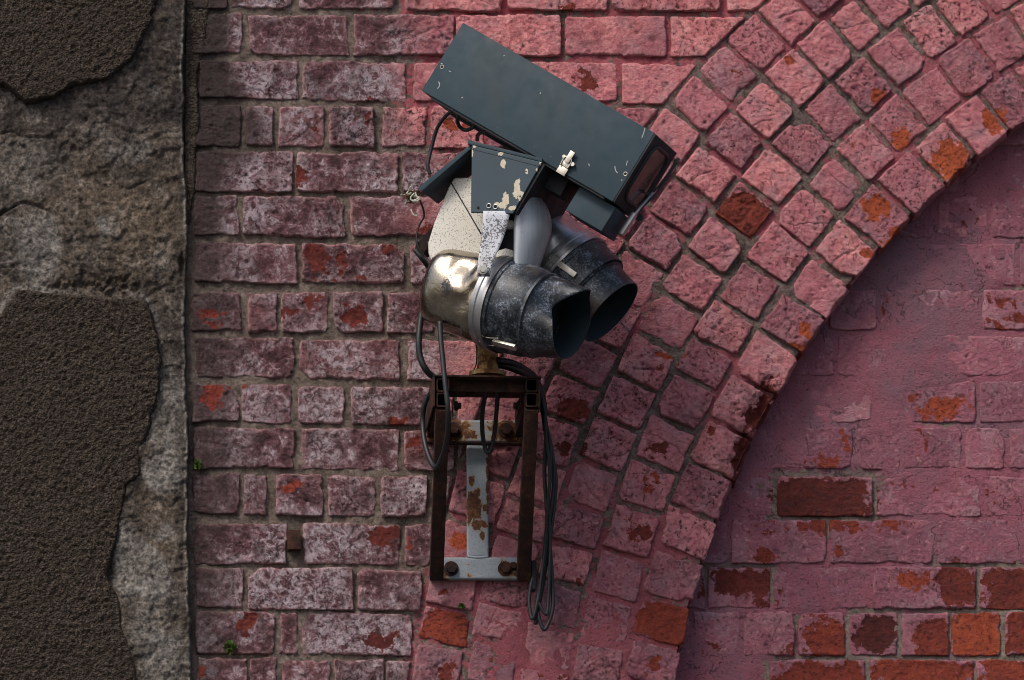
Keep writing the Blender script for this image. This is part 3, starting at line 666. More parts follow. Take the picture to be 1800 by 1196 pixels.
def pil_attr(p):
    X, Y = pil_px(p); j = fbm(p, 16, 4, 81)
    li = sst(-6, 8, poly_sdf(X+j*6, Y+j*6, PATCH))*.75+sst(26, 0, np.hypot((X-288)*.8, (Y-832)*.8)-14+j*14)*.9+sst(30, 0, np.hypot((X-290), (Y-700)*.35)-16+j*18)*.55
    li += sst(26, 0, np.hypot(X-70, (Y-440)*.5)-14+j*16)*.7+sst(25, 0, np.hypot((X-225)*.4, Y-265)-8+j*14)*.6+sst(50, 0, np.hypot((X-20)*.6, Y-290)-25+j*25)*.35+sst(40, 0, np.hypot((X-280), (Y-1150)*.5)-25+j*18)*.6
    sb = poly_sdf(X+j*3, Y+j*3, SLAB_B); li += np.exp(-((sb+7)/5)**2)*np.clip(fbm(p, 7, 3, 84)*1.4+.35, 0, 1)*.8
    sa = poly_sdf(X+j*3, Y+j*3, SLAB_A); li += np.exp(-((sa+4)/4)**2)*sst(75, 40, X)*.8
    li += np.clip(fbm(p, 19, 4, 85, .6)-.42, 0, 1)*1.5
    so = sst(120, -40, Y-150+j*60)*.75+sst(40, 0, np.abs(X-230))*sst(60, 0, np.abs(Y-210)-60)*.4+sst(22, 2, np.abs(X-322))*.5+sst(140, 40, np.abs(X-170))*sst(90, 20, np.abs(Y-170))*.5
    lip = np.exp(-((X-pil_edge(p, Y)+4.5)/2.2)**2)*np.clip(.75+fbm(p, 8, 2, 86), 0, 1)
    return dict(light=np.clip(np.maximum(li, lip), 0, 1), soot=np.clip((so+.1)*(1-lip), 0, 1))
PX0, PX1 = P(-330, 600)[0], P(352, 600)[0]; PZ0, PZ1 = P(300, 1520)[2], P(300, -330)[2]
heightfield('concrete_face', PX0, PX1, PZ0, PZ1, .0024, pil_h, None, M_CONC, pil, pil_attr)
def slab(poly, thick, seed):
    def sd(p):
        X, Y = pil_px(p); j = fbm(p, 22, 4, seed)*5+fbm(p, 90, 3, seed+3)*2.2
        return poly_sdf(X+j, Y+j*.7, poly)
    def hf(p):
        s = sd(p); t = np.clip((s+2)/5, 0, 1)
        bmp = fbm(p, 170, 3, seed+5, .7)*.0022+fbm(p, 300, 2, seed+6)*.0017+fbm(p, 10, 3, seed+7)*.002
        crk = 0
        return PIL-.012+(.012+thick)*t**.5+bmp*np.clip(s/4, .25, 1)+crk
    return heightfield('render_coat', PX0, P(352, 600)[0], PZ0, PZ1, .0022, hf, lambda p: sd(p) > -2.6, M_RENDER, pil, lambda p: {})
slab(SLAB_A, .0125, 91); slab(SLAB_B, .0105, 95)
# fillet of dark render smeared over the first bricks, top left
def smear_h(p):
    X, Y = px_of(p); j = fbm(p, 18, 4, 101)*10+fbm(p, 70, 3, 102)*4
    ed = np.interp(Y, [-400, 0, 90, 130, 250, 330, 420], [370, 368, 362, 352, 350, 345, 332])+j*.5
    t = sst(-1, 6, ed-X); lo = sst(420, 360, Y)
    return -.012+t*lo*(.0155+fbm(p, 30, 3, 103)*.003)+fbm(p, 120, 4, 104, .65)*.0017
heightfield('render_fillet', P(322, 600)[0], P(390, 600)[0], P(300, 425)[2], PZ1, .0024, smear_h, lambda p: smear_h(p) > -.009, M_RENDER, pil, lambda p: {})

# ------------------------------------------------------------------ wall bracket
NRM = np.array([0, -1., 0]); ZA = np.array([0, 0, 1.]); XA = np.array([1., 0, 0]); YA = np.array([0, 1., 0])
br = thing('wall_bracket', 'rusty steel wall bracket with two braces carrying the security camera', 'bracket', P(845, 1000, 0))
AF = .25
def hollow(name, c, half, t, y0, y1, parent):
    bm = bmesh.new(); x, z = c[0], c[2]
    def ring(h, y): return [bm.verts.new((x+sx*h[0], y, z+sz*h[1])) for sx, sz in ((-1, -1), (1, -1), (1, 1), (-1, 1))]
    hi = (half[0]-t, half[1]-t); a, b, a2, b2 = ring(half, y0), ring(half, y1), ring(hi, y0), ring(hi, y1)
    for i in range(4):
        j = (i+1) % 4
        for f in ((a[i], a[j], b[j], b[i]), (a2[j], a2[i], b2[i], b2[j]), (a[j], a[i], a2[i], a2[j]), (b[i], b[j], b2[j], b2[i])): bm.faces.new(f)
    bmesh.ops.bevel(bm, geom=[e for e in bm.edges if abs(e.verts[0].co.y-e.verts[1].co.y) > .1], offset=.0012, segments=2, affect='EDGES')
    return bm_obj(name, bm, M_RUST, parent)
for xl, xr in ((767.5, 789.5), (924.5, 945.5)):
    up = P((xl+xr)/2, 677, AF); lo = P((xl+xr)/2, 702.5, AF); hw = (xr-xl)/2*S
    hollow('arm', up, (hw, .0112), .0022, -AF, -.012, br)
    hollow('arm', lo, (hw, .0118), .0022, -AF+.002, -.012, br)
def bar(name, p0, p1, wx, wy, mat, parent, bevel=.0015):
    p0, p1 = np.asarray(p0), np.asarray(p1); ax = p1-p0; L = np.linalg.norm(ax); ax /= L
    sx = np.cross(ax, [0, 1, 0]); sx /= np.linalg.norm(sx); sy = np.cross(ax, sx)
    return bm_obj(name, obox(p0, sx, sy, ax, (-wx/2, -wy/2, 0), (wx/2, wy/2, L), bevel), mat, parent)
for (x0, x1) in ((777.5, 767), (934, 920)):
    bar('brace', P(x0, 717, AF-.012), P(x1, 1016, .030), .0225, .020, M_RUST, br)
    bolt('bolt', P(x0+(24 if x0 < 800 else -22), 714, AF-.05), (1 if x0 < 800 else -1, -.3, 0), .0055, .008, M_RUST, br)
# angle bar across the front of the arms
zt = P(857, 661, AF)[2]; xa, xb = P(761.5, 661, AF)[0], P(951.5, 661, AF)[0]
bm = obox((0, 0, 0), XA, YA, ZA, (xa, -AF-.004, zt-.0032), (xb, -.10, zt), .001)
tl = zt-P(857, 686, AF)[2]
obox((0, 0, 0), XA, YA, ZA, (P(791, 670, AF)[0], -AF+.022, zt-tl+.002), (P(923, 670, AF)[0], -AF+.0255, zt-.0031), .0006, bm=bm)
for xs in (763.0, 948.0):
    xx = P(xs, 670, AF)[0]; obox((0, 0, 0), XA, YA, ZA, (xx-.0016, -AF-.003, zt-.052), (xx+.0014, -.03, zt-.0031), .0006, bm=bm)
bm_obj('top_plate', bm, M_RUST, br)
for x in (826, 883):
    bolt('bolt', P(x, 687, AF-.04), (0, 0, -1), .006, .009, M_RUST, br)
def plate_attr(name, quad, d, t, blobs, parent, step=.0022, flange=False):
    """painted flat bar with rust blotches: quad corners in photograph pixels on the wall"""
    TL, TR_, BR_, BL = [P(x, y, d) for x, y in quad]
    W, H = np.linalg.norm(TR_-TL), np.linalg.norm(BL-TL); nu, nv = int(W/step)+2, int(H/step)+2
    u, v = np.meshgrid(np.linspace(0, 1, nu), np.linspace(0, 1, nv)); u = u.ravel()[:, None]; v = v.ravel()[:, None]
    V = TL*(1-u)*(1-v)+TR_*u*(1-v)+BR_*u*v+BL*(1-u)*v; X, Y = px_of(V); rust = np.full(len(X), .05)
    for (cx, cy, rx, ry, s) in blobs: rust = np.maximum(rust, s*np.clip(1.25-np.hypot((X-cx)/rx, (Y-cy)/ry)*.6, 0, 1))
    edge = np.minimum(np.minimum(u, 1-u).ravel()*W, np.minimum(v, 1-v).ravel()*H); rust = np.maximum(rust, .36*np.exp(-edge/.0015))
    V[:, 1] += .0012*np.exp(-edge/.001); V[:, 1] += fbm(V, 60, 2, 5)*.0002
    gi = np.arange(nu*nv).reshape(nv, nu); loop = np.concatenate([gi[0, :-1], gi[:-1, -1], gi[-1, :0:-1], gi[:0:-1, 0]])
    B = V[loop].copy(); B[:, 1] = -d+t; idx = np.arange(len(V), len(V)+len(loop))
    F = np.concatenate([grid_faces(nu, nv), np.stack([loop, idx, np.roll(idx, -1), np.roll(loop, -1)], -1)])
    return mesh_obj(name, np.concatenate([V, B]), F, M_PLATE, parent, dict(rust=np.concatenate([rust, rust[loop]])))
plate_attr('cross_plate', [(751,739),(921,739),(921,777),(751,777)], .013, .011, [(795,756,26,22,.95),(824,764,12,8,.8),(888,756,28,20,.9),(860,768,8,6,.7),(858,742,4,5,.7),(915,742,10,8,.7),(765,770,26,14,1.1),(900,772,30,6,.8)], br)
bm_obj('flange', obox((0, 0, 0), XA, YA, ZA, (P(751, 778, .03)[0], -.034, P(850, 776, .034)[2]-.003), (P(921, 778, .03)[0], -.0132, P(850, 776, .034)[2]), .0006), M_RUST, br)
plate_attr('stem_plate', [(820.5,780),(858.5,780),(859,979),(821,979)], .0095, .008, [(830,846,5,9,.9),(838,868,7,10,.9),(832,892,13,26,1.0),(852,892,5,7,.85),(838,922,9,9,.95),(851,922,5,6,.85),(848,942,4,8,.8),(857,860,3,60,.7),(828,870,4,6,.8)], br)
plate_attr('base_plate', [(757,980),(932,980),(932,1018),(757,1018)], .016, .015, [(793,1000,11,11,.75),(888,1000,12,12,.75),(768,1012,20,10,1.0),(920,1005,16,20,.9),(823,1012,7,5,.6),(822,993,5,3,.6)], br)
tube('weld_bead', pxpath([(822,979,.014),(840,980.5,.015),(858,979,.014)]), .0022, M_PLATE, br)
for x, y, d in ((793,1000,.016),(888,1000,.016),(797,756,.013),(889,757,.013)):
    bolt('bolt', P(x, y, d), (0, -1, 0), .0085, .009, M_RUST, br)
bolt('nut', P(902, 996, .016), (0, -1, 0), .005, .010, M_RUST, br)

# ------------------------------------------------------------------ security camera on its pan and tilt head
PS, TH = math.radians(21.0), math.radians(33.0)
HL = np.array([math.cos(PS)*math.cos(TH), -math.sin(PS)*math.cos(TH), -math.sin(TH)])
HW = np.array([math.sin(PS), math.cos(PS), 0]); HU = np.cross(HW, HL); HU = HU if HU[2] > 0 else -HU
cctv = thing('security_camera', 'dark slate security camera on a pan and tilt head with two hooded lamps', 'security camera', P(856, 659, .19))
HO = P(814, 40, .30)                        # top rear corner of the near side
LN, HH, WW = .392, .131, .130
def HP(l, w, u): return HO+HL*l+HW*w+HU*u
def hb(lo, hi, bev=.0012, bm=None): return obox(HO, HL, HW, HU, lo, hi, bev, 2, bm)
hous = bm_obj('housing', hb((0, 0, -HH), (LN-.003, WW, 0), .0016), M_SLATE, cctv)
def hpart(name, bm, mat, parent=hous): return bm_obj(name, bm, mat, parent)
# front frame: four walls standing ahead of the recessed window
bm = hb((LN-.0028, .0008, -HH+.0008), (LN, WW-.0008, -.0008), .0008)
hpart('front_panel', bm, M_DARK)
def rrect(l, w0, w1, u0, u1, r, k=6):
    out = []
    for cx, cy, a0 in ((w1-r, u1-r, 0), (w0+r, u1-r, 90), (w0+r, u0+r, 180), (w1-r, u0+r, 270)):
        for i in range(k+1):
            a = math.radians(a0+90*i/k); out.append(HP(l, cx+r*math.cos(a), cy+r*math.sin(a)))
    return out
ng = NT('camera window glass'); M_GLASS = ng.done(ng.mix(ng.noise(30, 5), (.028, .022, .021), (.062, .045, .040)), ng.ramp(ng.noise(25, 5, .6), [(.3, .10), (.7, .3)]), 0, None, .6)
g = [np.array(q) for q in rrect(LN+.0008, .020, WW-.020, -HH+.017, -.015, .022)]
gp = g+[g[0], g[1]]; V, F = tube_geo(np.array(gp), .0034, 8); mesh_obj('gasket', V, F, M_CABLE, hous)
hpart('front_glass', prism(g, HL, .004), M_GLASS)
# bottom rail, scratches, screws, latch
hpart('bottom_rail', hb((.02, .003, -HH-.004), (LN-.02, .020, -HH-.0001), .0008), M_DARK)
hpart('bottom_rail', hb((.02, WW-.020, -HH-.004), (LN-.02, WW-.003, -HH-.0001), .0008), M_DARK)
def on_side(px, py): return PP(px, py, HO, HW)
def disc(name, c, n, r, h, mat, parent, k=16):
    n = np.asarray(n, float); e1 = np.cross(n, [.3, .2, 1.]); e1 /= np.linalg.norm(e1); e2 = np.cross(n, e1)
    return bm_obj(name, prism([c+n*h+r*(math.cos(j/k*2*math.pi)*e1+math.sin(j/k*2*math.pi)*e2) for j in range(k)], n, h+.002), mat, parent)
def ringp(name, c, n, r, rr, mat, parent):
    n = np.asarray(n, float); e1 = np.cross(n, [.3, .2, 1.]); e1 /= np.linalg.norm(e1); e2 = np.cross(n, e1)
    V, F = tube_geo(np.array([c+n*rr*.4+r*(math.cos(j/20*2*math.pi)*e1+math.sin(j/20*2*math.pi)*e2) for j in range(22)]), rr, 6); return mesh_obj(name, V, F, mat, parent)
M_HOLE = simple('screw hole', (.004, .004, .004), .9)
for x, y in ((777, 118), (1099.5, 306)):
    disc('screw_hole', on_side(x, y), -HW, .0022, .0006, M_HOLE, hous); ringp('screw_ring', on_side(x, y), -HW, .0030, .0007, M_CLIP, hous)
M_SCR = simple('bare scratch', (.55, .54, .52), .7)
for pts in ([(1134,225),(1131,236),(1128,243)], [(1081,293),(1082,300),(1086,305)], [(1103,283),(1101,292)], [(771,144),(773,150),(769,157)], [(811,173),(814,171)], [(885,99),(887,98)], [(789,125),(793,127)], [(1035,288),(1036,293)], [(1092,318),(1094,316)],[(949,166),(951,163)],[(775,112),(778,113)]):
    q = [on_side(*z) for z in pts]; tube('scratch', q, .0007, M_SCR, hous, 5, 5)
def side_box(c, ang, lo, hi, mat, name, parent, bev=.0006):
    a = math.radians(ang); X = HL*math.cos(a)+HU*math.sin(a); Z = -HL*math.sin(a)+HU*math.cos(a)
    return bm_obj(name, obox(c, X, HW, Z, lo, hi, bev), mat, parent)
lc = on_side(998, 287)
lat = side_box(lc, 85+4, (-.001, -.0085, -.0045), (.020, -.004, .0045), M_CLIP, 'latch', hous)
side_box(lc, 89, (-.008, -.006, -.0075), (.0005, -.0005, .0065), M_CLIP, 'latch_plate', lat)
side_box(lc, 89, (-.022, -.0045, -.0085), (-.0085, -.0005, .0085), M_CLIP, 'latch_strike', lat)
tube('latch_wire', [lc+HU*z+HL*x-HW*.007 for x, z in ((-.007, -.010), (-.0075, .004), (-.003, .009), (.004, .008), (.0075, .002), (.007, -.009))], .0011, M_CLIP, lat)
disc('latch_stud', lc+HL*.0105+HU*.002, -HW, .0035, .007, M_CLIP, lat); disc('latch_stud', lc-HL*.0095+HU*.006, -HW, .003, .006, M_CLIP, lat)
# washer motor box slung under the front
def sp(px, py, w): return PP(px, py, HO+HW*w, HW)
wb = sp(1014, 328, .020)
def loc(p): q = p-HO; return q@HL, q@HU
l0, u0 = loc(sp(995, 368, .02)); l1, u1 = loc(sp(1082, 366, .02))
wbx = bm_obj('washer_box', obox(HO, HL, HW, HU, (l0, .020, u0-.002), (l1, .095, -HH-.0042), .0015), M_DARK if False else M_SLATE, cctv)
# wiper over the window
wp = lambda l, w, u: HP(LN+l, w, u)
wa = PP(1192, 278, HO+HL*(LN+.008), HL); wb2 = PP(1148, 340, HO+HL*(LN+.010), HL); wc = PP(1115, 378, HO+HL*(LN+.012), HL); wd = PP(1092, 414, HO+HL*(LN+.012), HL)
wip = bm_obj('wiper', bmesh.new() if False else obox(wb2, (wc-wb2)/np.linalg.norm(wc-wb2), HL, np.cross(HL, (wc-wb2)/np.linalg.norm(wc-wb2)), (0, -.002, -.003), (np.linalg.norm(wc-wb2), .002, .003), .0008), M_BAND, hous)
tube('wiper_blade', [wa, (wa*.5+wb2*.5)+HL*.002, wb2-HL*.002, PP(1130, 338, HO+HL*(LN+.004), HL)], .0021, M_CABLE, wip)
tube('wiper_arm', [wa+HL*.003, wb2+HL*.004, wc], .0016, M_CABLE, wip)
q = (wd-wc)/np.linalg.norm(wd-wc)
bm_obj('wiper_hub', obox(wc, q, HL, np.cross(HL, q), (-.003, -.005, -.0075), (np.linalg.norm(wd-wc), .004, .0065), .0025), M_BAND, wip)
disc('wiper_knob', PP(1124, 383, HO+HL*(LN+.01), HL), -FW, .0062, .007, M_CABLE, wip)

# pan and tilt head: yaw of the housing, gentler tilt
TP = math.radians(25)
TL_ = np.array([math.cos(PS)*math.cos(TP), -math.sin(PS)*math.cos(TP), -math.sin(TP)]); TU = np.cross(HW, TL_); TU = TU if TU[2] > 0 else -TU
PO = P(830, 256, .315)
def hp(px, py, w=0.0): return PP(px, py, PO+HW*w, HW)
# folded cover: chipped front panel, top plate, left wing, right inner cheek
def chip_grid(name, corners, t, parent, nu=70, nv=60):
    TLc, TRc, BRc, BLc = [hp(*c) for c in corners]
    u, v = np.meshgrid(np.linspace(0, 1, nu), np.linspace(0, 1, nv)); u = u.ravel()[:, None]; v = v.ravel()[:, None]
    V = TLc*(1-u)*(1-v)+TRc*u*(1-v)+BRc*u*v+BLc*(1-u)*v; X, Y = px_of(V); ch = np.full(len(X), -.45)
    for cx, cy, rx, ry, s in ((881,271,7,5,.75),(884,289,4,7,.95),(926,302,3,5,.8),(909,333,6,15,.9),(914,346,5,8,.8),(889,350,6,12,.9),(882,362,13,6,.85),(900,366,10,4,.7),(834,256,4,4,.9),(950,287,4,5,.8),(830,270,2,14,.6),(840,376,10,2,.6),(944,299,2,3,.8)):
        ch = np.maximum(ch, s*np.clip(1.5-np.hypot((X-cx)/rx, (Y-cy)/ry)*.8, -.6, 1))
    gi = np.arange(nu*nv).reshape(nv, nu); lp = np.concatenate([gi[0, :-1], gi[:-1, -1], gi[-1, :0:-1], gi[:0:-1, 0]])
    B = V[lp]+HW*t; idx = np.arange(len(V), len(V)+len(lp))
    F = np.concatenate([grid_faces(nu, nv), np.stack([lp, idx, np.roll(idx, -1), np.roll(lp, -1)], -1), ])
    o = mesh_obj(name, np.concatenate([V, B]), F, M_CHIP, parent, dict(chip=np.concatenate([ch, ch[lp]])), smooth=False); return o
cover = chip_grid('head_cover', [(829.5,255),(952.5,285.5),(901,376),(828,374)], .003, cctv)
for x, y, rr in ((840.5,365.5,.0028),(859.5,362.5,.0032),(871,364,.0032)):
    disc('hole', hp(x, y)-HW*.0002, -HW, rr*.8, .0006, M_HOLE, cover); 
    if x > 850: ringp('rivet', hp(x, y), -HW, rr*1.15, .0011, M_BAND, cover)
tube('fold_line', [hp(831,263)-HW*.0001, hp(890,278)-HW*.0001, hp(948,293)-HW*.0001], .0004, M_DARK, cover, 4, 5)
DEP = .155
def prism_w(pts, w0, w1, mat, name, parent, bev=.0006): return bm_obj(name, prism([hp(x, y, 0)+HW*w0 for x, y in pts], -HW, w1-w0, bev), mat, parent)
prism_w([(824,245),(834,249),(953,279),(953,285),(834,255.5),(822,254)], .0032 if False else -.001, DEP, M_SLATE, 'top_plate', cover)
prism_w([(828.5,250.5),(829.5,258),(740,335),(733,330)], .004, DEP*.62, M_SLATE, 'left_wing', cover)
prism_w([(953,286),(957,289),(907,374),(902,374)], .0035, .19, M_DARK, 'right_cheek', cover)  # dark colour stands in for shade on this down-facing side
prism_w([(832,258),(950,287),(904,374),(832,372)], DEP*.9, DEP*.93, M_DARK, 'back_panel', cover)
bm_obj('mount_block', prism([hp(x, y, .05) for x, y in ((905,262),(1000,318),(985,345),(900,300))], -HW, .06, .002), M_DARK, cctv)
# cream gear body
bp = lambda x, y: hp(x, y, .035)
body = bm_obj('head_body', prism([bp(x, y) for x, y in ((797,312),(832,311),(868,330),(880,372),(872,420),(866,452),(872,486),(812,494),(782,487),(762,470),(752,447),(751,428),(762,392),(787,330))], -HW, .10, .0065, 4), M_CREAM, cctv)
tube('seam', [bp(791,318)-HW*.0002, bp(818,364)-HW*.0002, bp(846,412)-HW*.0002], .0011, M_CABLE, body, 4, 6)
bm_obj('cavity_shade_block', prism([hp(x, y, .06) for x, y in ((862,370),(906,372),(906,470),(862,470))], -HW, .07, .002), M_DARK, cctv)  # dark block added to stand for the shade inside the open cavity
bm_obj('boss', prism([hp(x, y, .045) for x, y in ((880,390),(886,387),(899,387),(905,390),(905,397),(899,400),(884,400),(880,397))], -HW, .03, .002), M_CREAM, body)
bm_obj('boss', prism([hp(x, y, .04) for x, y in ((868,450),(876,440),(888,436),(902,440),(904,452),(870,462))], -HW, .03, .003), M_CREAM, body)
bm_obj('rear_arm', prism([hp(x, y, .12) for x, y in ((770,385),(775,400),(744,447),(727,442),(730,430))], -HW, .03, .003), M_RUST, cctv)
# silver curved yoke
rows = []
for y, xl, xr in ((338,931,937),(342,926,944),(349,921,951),(358,915,958),(368,909,963),(380,904.5,967),(392,903.5,969),(405,903,968.5),(418,903,966),(432,903,961),(447,903,955.5),(462,903,950),(478,904,944),(495,904,938)):
    rows.append([PP(xl+(xr-xl)*s, y, PO+HW*(.012+.052*s**1.8+.004*(1-s)), HW) for s in np.linspace(0, 1, 14)])
A = np.array(rows).reshape(-1, 3); B = A+HW*.004; F = grid_faces(14, len(rows)); F2 = F[:, ::-1]+len(A)
gi = np.arange(len(A)).reshape(-1, 14); lp = np.concatenate([gi[0, :-1], gi[:-1, -1], gi[-1, :0:-1], gi[:0:-1, 0]])
mesh_obj('yoke', np.concatenate([A, B]), np.concatenate([F, F2, np.stack([lp, lp+len(A), np.roll(lp, -1)+len(A), np.roll(lp, -1)], -1)]), M_SILVER, cctv)
# lamps: dir = image right/down and towards the viewer
def lamp_dir(deg, out):
    a, o = math.radians(deg), math.radians(out); return RT*math.cos(a)*math.cos(o)-UP*math.sin(a)*math.cos(o)-FW*math.sin(o)
def on_cyl(c, ax, R, px, py):
    """point where the sight line meets the lamp's side"""
    v = FW*DIST+RT*(px-900)*S-UP*(py-598)*S; a = v-ax*(v@ax); b = CAM-c; b = b-ax*(b@ax)
    A, Bq, Cq = a@a, 2*a@b, b@b-R*R; dq = max(0, Bq*Bq-4*A*Cq); return CAM+v*((-Bq-math.sqrt(dq))/(2*A))
def make_lamp(label, c, ax, kf, front, dents, back=None):
    k = 72
    def body_def(t, a, r):
        x, y = math.cos(a), math.sin(a); f = (abs(x)**3.2+abs(y)**3.2)**(-1/3.2)
        mixf = .75*min(1, max(0, (-.008-t)/.02)); rr = r*(1+(f-1)*mixf)
        for (ta, aa, st, sa, dp) in dents:
            da = (a-aa+math.pi) % (2*math.pi)-math.pi; rr -= dp*math.exp(-((t-ta)/st)**2-(da/sa)**2)
        return rr, t
    prof = [(-.128, .012), (-.1275, .034), (-.125, .050), (-.120, .059), (-.112, .0645), (-.100, .068)]+[(t, .0685+.006*(t+.10)/.10) for t in np.linspace(-.092, -.012, 22)]
    lm = lathe('lamp', c, ax, prof, back or M_CHROME, cctv, k, body_def, 60); lm['label'] = label
    me = lm.data; at = me.attributes.new('grime_reflection', 'FLOAT', 'POINT'); lo = np.array([v.co[:] for v in me.vertices])+np.array(lm.location)+np.array(cctv.location)
    X, Y = px_of(lo); gr = np.full(len(X), .02)
    for cx, cy, rx, ry, s in ((820,585,40,16,.62),(848,580,18,26,.6),(790,560,18,16,.5),(785,505,17,22,.85),(780,530,14,9,.65),(793,487,14,12,.65),(800,590,40,14,.75),(778,572,14,22,.55),(850,560,14,30,.5)):  # lower blobs paint the dark ground reflection, upper-left ones are black speckle
        gr = np.maximum(gr, s*np.exp(-((X-cx)/rx)**2-((Y-cy)/ry)**2))
    at.data.foreach_set('value', gr.astype(np.float32))
    lathe('band', c, ax, [(-.015, .074), (-.014, .0785), (-.006, .0795), (-.004, .0780), (.004, .0785), (.006, .0815), (.011, .0815), (.012, .076)], M_BAND, lm, k, None, 30)
    # hood: two sheet cones with a seam bead, inside face too
    (s1, r1), (s2, r2) = front
    lathe('hood', c, ax, [(.0118, .0755), (.0125, .0795), (.018, .080), (.020, .0772), (.03, .0765), (.06, .0745), (s1-.004, r1), (s1-.002, r1+.0028), (s1+.003, r1+.0028), (s1+.004, r1-.001), (s1-.01, r1-.004), (.02, .072)], M_BLACK, lm, k, None, 30)
    n = 16; ts = np.linspace(s1+.003, s2, n)
    out = [(t, r1-.001+(r2-r1+.001)*(t-ts[0])/(s2-ts[0])) for t in ts]
    sn = lathe('snout', c, ax, out+[(s2, r2-.0016)]+[(t, r-.0018) for t, r in out[::-1]], M_BLACK, lm, k, kf, 50)
    lathe('inner_lining', c, ax, [(t, r-.0024) for t, r in out], M_INNER, sn, k, kf, 50)
    disc('lamp_lens', c+ax*(s1-.004), ax, r1-.006, .001, M_INNER, lm, 32)
    return lm
axN = lamp_dir(17, 29); cN = P(882, 534, .27)
def kfN(t, a, r):
    """crushed lip: upper near side pushed in and torn back"""
    aa = (a+math.pi) % (2*math.pi)-math.pi; f = max(0, (t-.075)/.05)
    g = math.exp(-((aa-CRUSH)/.55)**2); r2 = r*(1-.30*f*g)+r*.10*f*math.exp(-((aa-CRUSH-.95*SGN)/.35)**2)
    return r2, t-.022*f*math.exp(-((aa-CRUSH)/.6)**2)+.012*f*math.exp(-((aa-CRUSH-.95*SGN)/.4)**2)
# angle of the side that faces the viewer, about the lamp axis
e1 = UP-axN*(UP@axN); e1 /= np.linalg.norm(e1); e2 = np.cross(axN, e1)
VA = math.atan2(-FW@e2, -FW@e1); SGN = -1 if VA > 0 else 1
CRUSH = VA*.62
make_lamp('front lamp with dented steel back and crushed black hood', cN, axN, kfN, ((.078, .0690), (.137, .0575)),
          [(-.050, VA*.72, .020, .30, .010), (-.020, VA*.92, .010, .22, .008), (-.085, VA*.62, .016, .30, .006), (-.058, VA*1.02, .016, .20, -.004), (-.034, VA*.50, .012, .25, .005), (-.03, VA*1.2, .02, .25, .004)])
axF = lamp_dir(42, 20); cF = P(994, 478, .150)
make_lamp('rear lamp with open black hood', cF, axF, None, ((.060, .0675), (.107, .0625)), [], M_BAND)
lamps = [o for o in cctv.children if o.name.startswith('lamp')]
# clips on the lamps
def clip(lamp, c, ax, a, b, R, wdt, mat=M_CLIP):
    p, q = on_cyl(c, ax, R, *a), on_cyl(c, ax, R, *b); x = (q-p)/np.linalg.norm(q-p); n = (p+q)/2-c; n -= ax*(n@ax); n /= np.linalg.norm(n); n -= x*(n@x); n /= np.linalg.norm(n)
    o = bm_obj('clip', obox(p, x, n, np.cross(x, n), (0, -.002, -wdt/2), (np.linalg.norm(q-p), .0035, wdt/2), .0008), mat, lamp); return o, p, q, n
o, p, q, n = clip(lamps[0], cN, axN, (868,601), (907,611), .0775, .011)
tube('clip_wire', [on_cyl(cN, axN, .079, *z) for z in ((876,595),(858,594),(842,588))], .0009, M_CLIP, o)
tube('clip_wire', [on_cyl(cN, axN, .079, *z) for z in ((868,608),(852,606),(842,600))], .0009, M_CLIP, o)
clip(lamps[0], cN, axN, (801,571), (840,592), .0735, .008)
o, p, q, n = clip(lamps[1], cF, axF, (983,464), (1012,485), .0775, .010)
tube('clip_wire', [on_cyl(cF, axF, .080, *z) for z in ((992,458),(976,448),(966,452),(970,462),(984,470))], .0009, M_CLIP, o)
# strap from the cover to the front lamp
rows = []
for y, xl, xr, d in ((371,849.5,896,.335),(380,849,895.5,.336),(392,848.5,893,.338),(405,847.5,889.5,.340),(418,846,885,.343),(430,844.5,880.5,.346),(440,843,876,.349),(450,841.5,871,.352),(460,840.5,866.5,.3545),(472,839,863.5,.357),(486,838,861.5,.359)):
    rows.append([P(xl+(xr-xl)*s, y, d) for s in np.linspace(0, 1, 8)])
A = np.array(rows).reshape(-1, 3); B = A+YA*.003; F = grid_faces(8, len(rows)); gi = np.arange(len(A)).reshape(-1, 8)
lp = np.concatenate([gi[0, :-1], gi[:-1, -1], gi[-1, :0:-1], gi[:0:-1, 0]])
strap = mesh_obj('strap', np.concatenate([A, B]), np.concatenate([F, F[:, ::-1]+len(A), np.stack([lp, lp+len(A), np.roll(lp, -1)+len(A), np.roll(lp, -1)], -1)]), M_STRAP, cctv, smooth=False)
bolt('strap_bolt', P(848.5, 475, .358), (0, -1, 0), .0052, .007, M_CLIP, strap)
# pedestal
n_ = NT('rusty yellowed paint'); f_ = n_.noise(45, 7, .7, .4)
M_PED = n_.done(n_.ramp(f_, [(.30, (.035, .022, .016)), (.45, (.15, .062, .022)), (.55, (.40, .23, .075)), (.68, (.55, .47, .33))]), .8, 0, n_.bump(n_.noise(200, 5, .7), .5, .0015))
pc = P(857, 659, .19); zz = lambda y: P(857, y, .19)[2]-pc[2]
lathe('pedestal', pc, ZA, [(-.003, .001), (-.003, .030), (.004, .030), (.005, .0205), (.012, .0178), (zz(630), .0172), (zz(600), .0168), (zz(470), .0168), (zz(468), .001)], M_PED, cctv, 32, None, 35)
for pts, r in (([(798,193,.29),(783,205,.27),(768,227,.25),(758,262,.24),(752,290,.24),(756,307,.24)], .0032), ([(806,201,.29),(804,212,.27),(808,223,.26),(818,229,.26),(830,225,.27),(839,216,.28)], .0032), ([(839,246,.22),(840,238,.24),(847,233,.26),(860,231,.28)], .0034)):
    tube('camera_wire', pxpath(pts), r, M_CABLE, cctv)

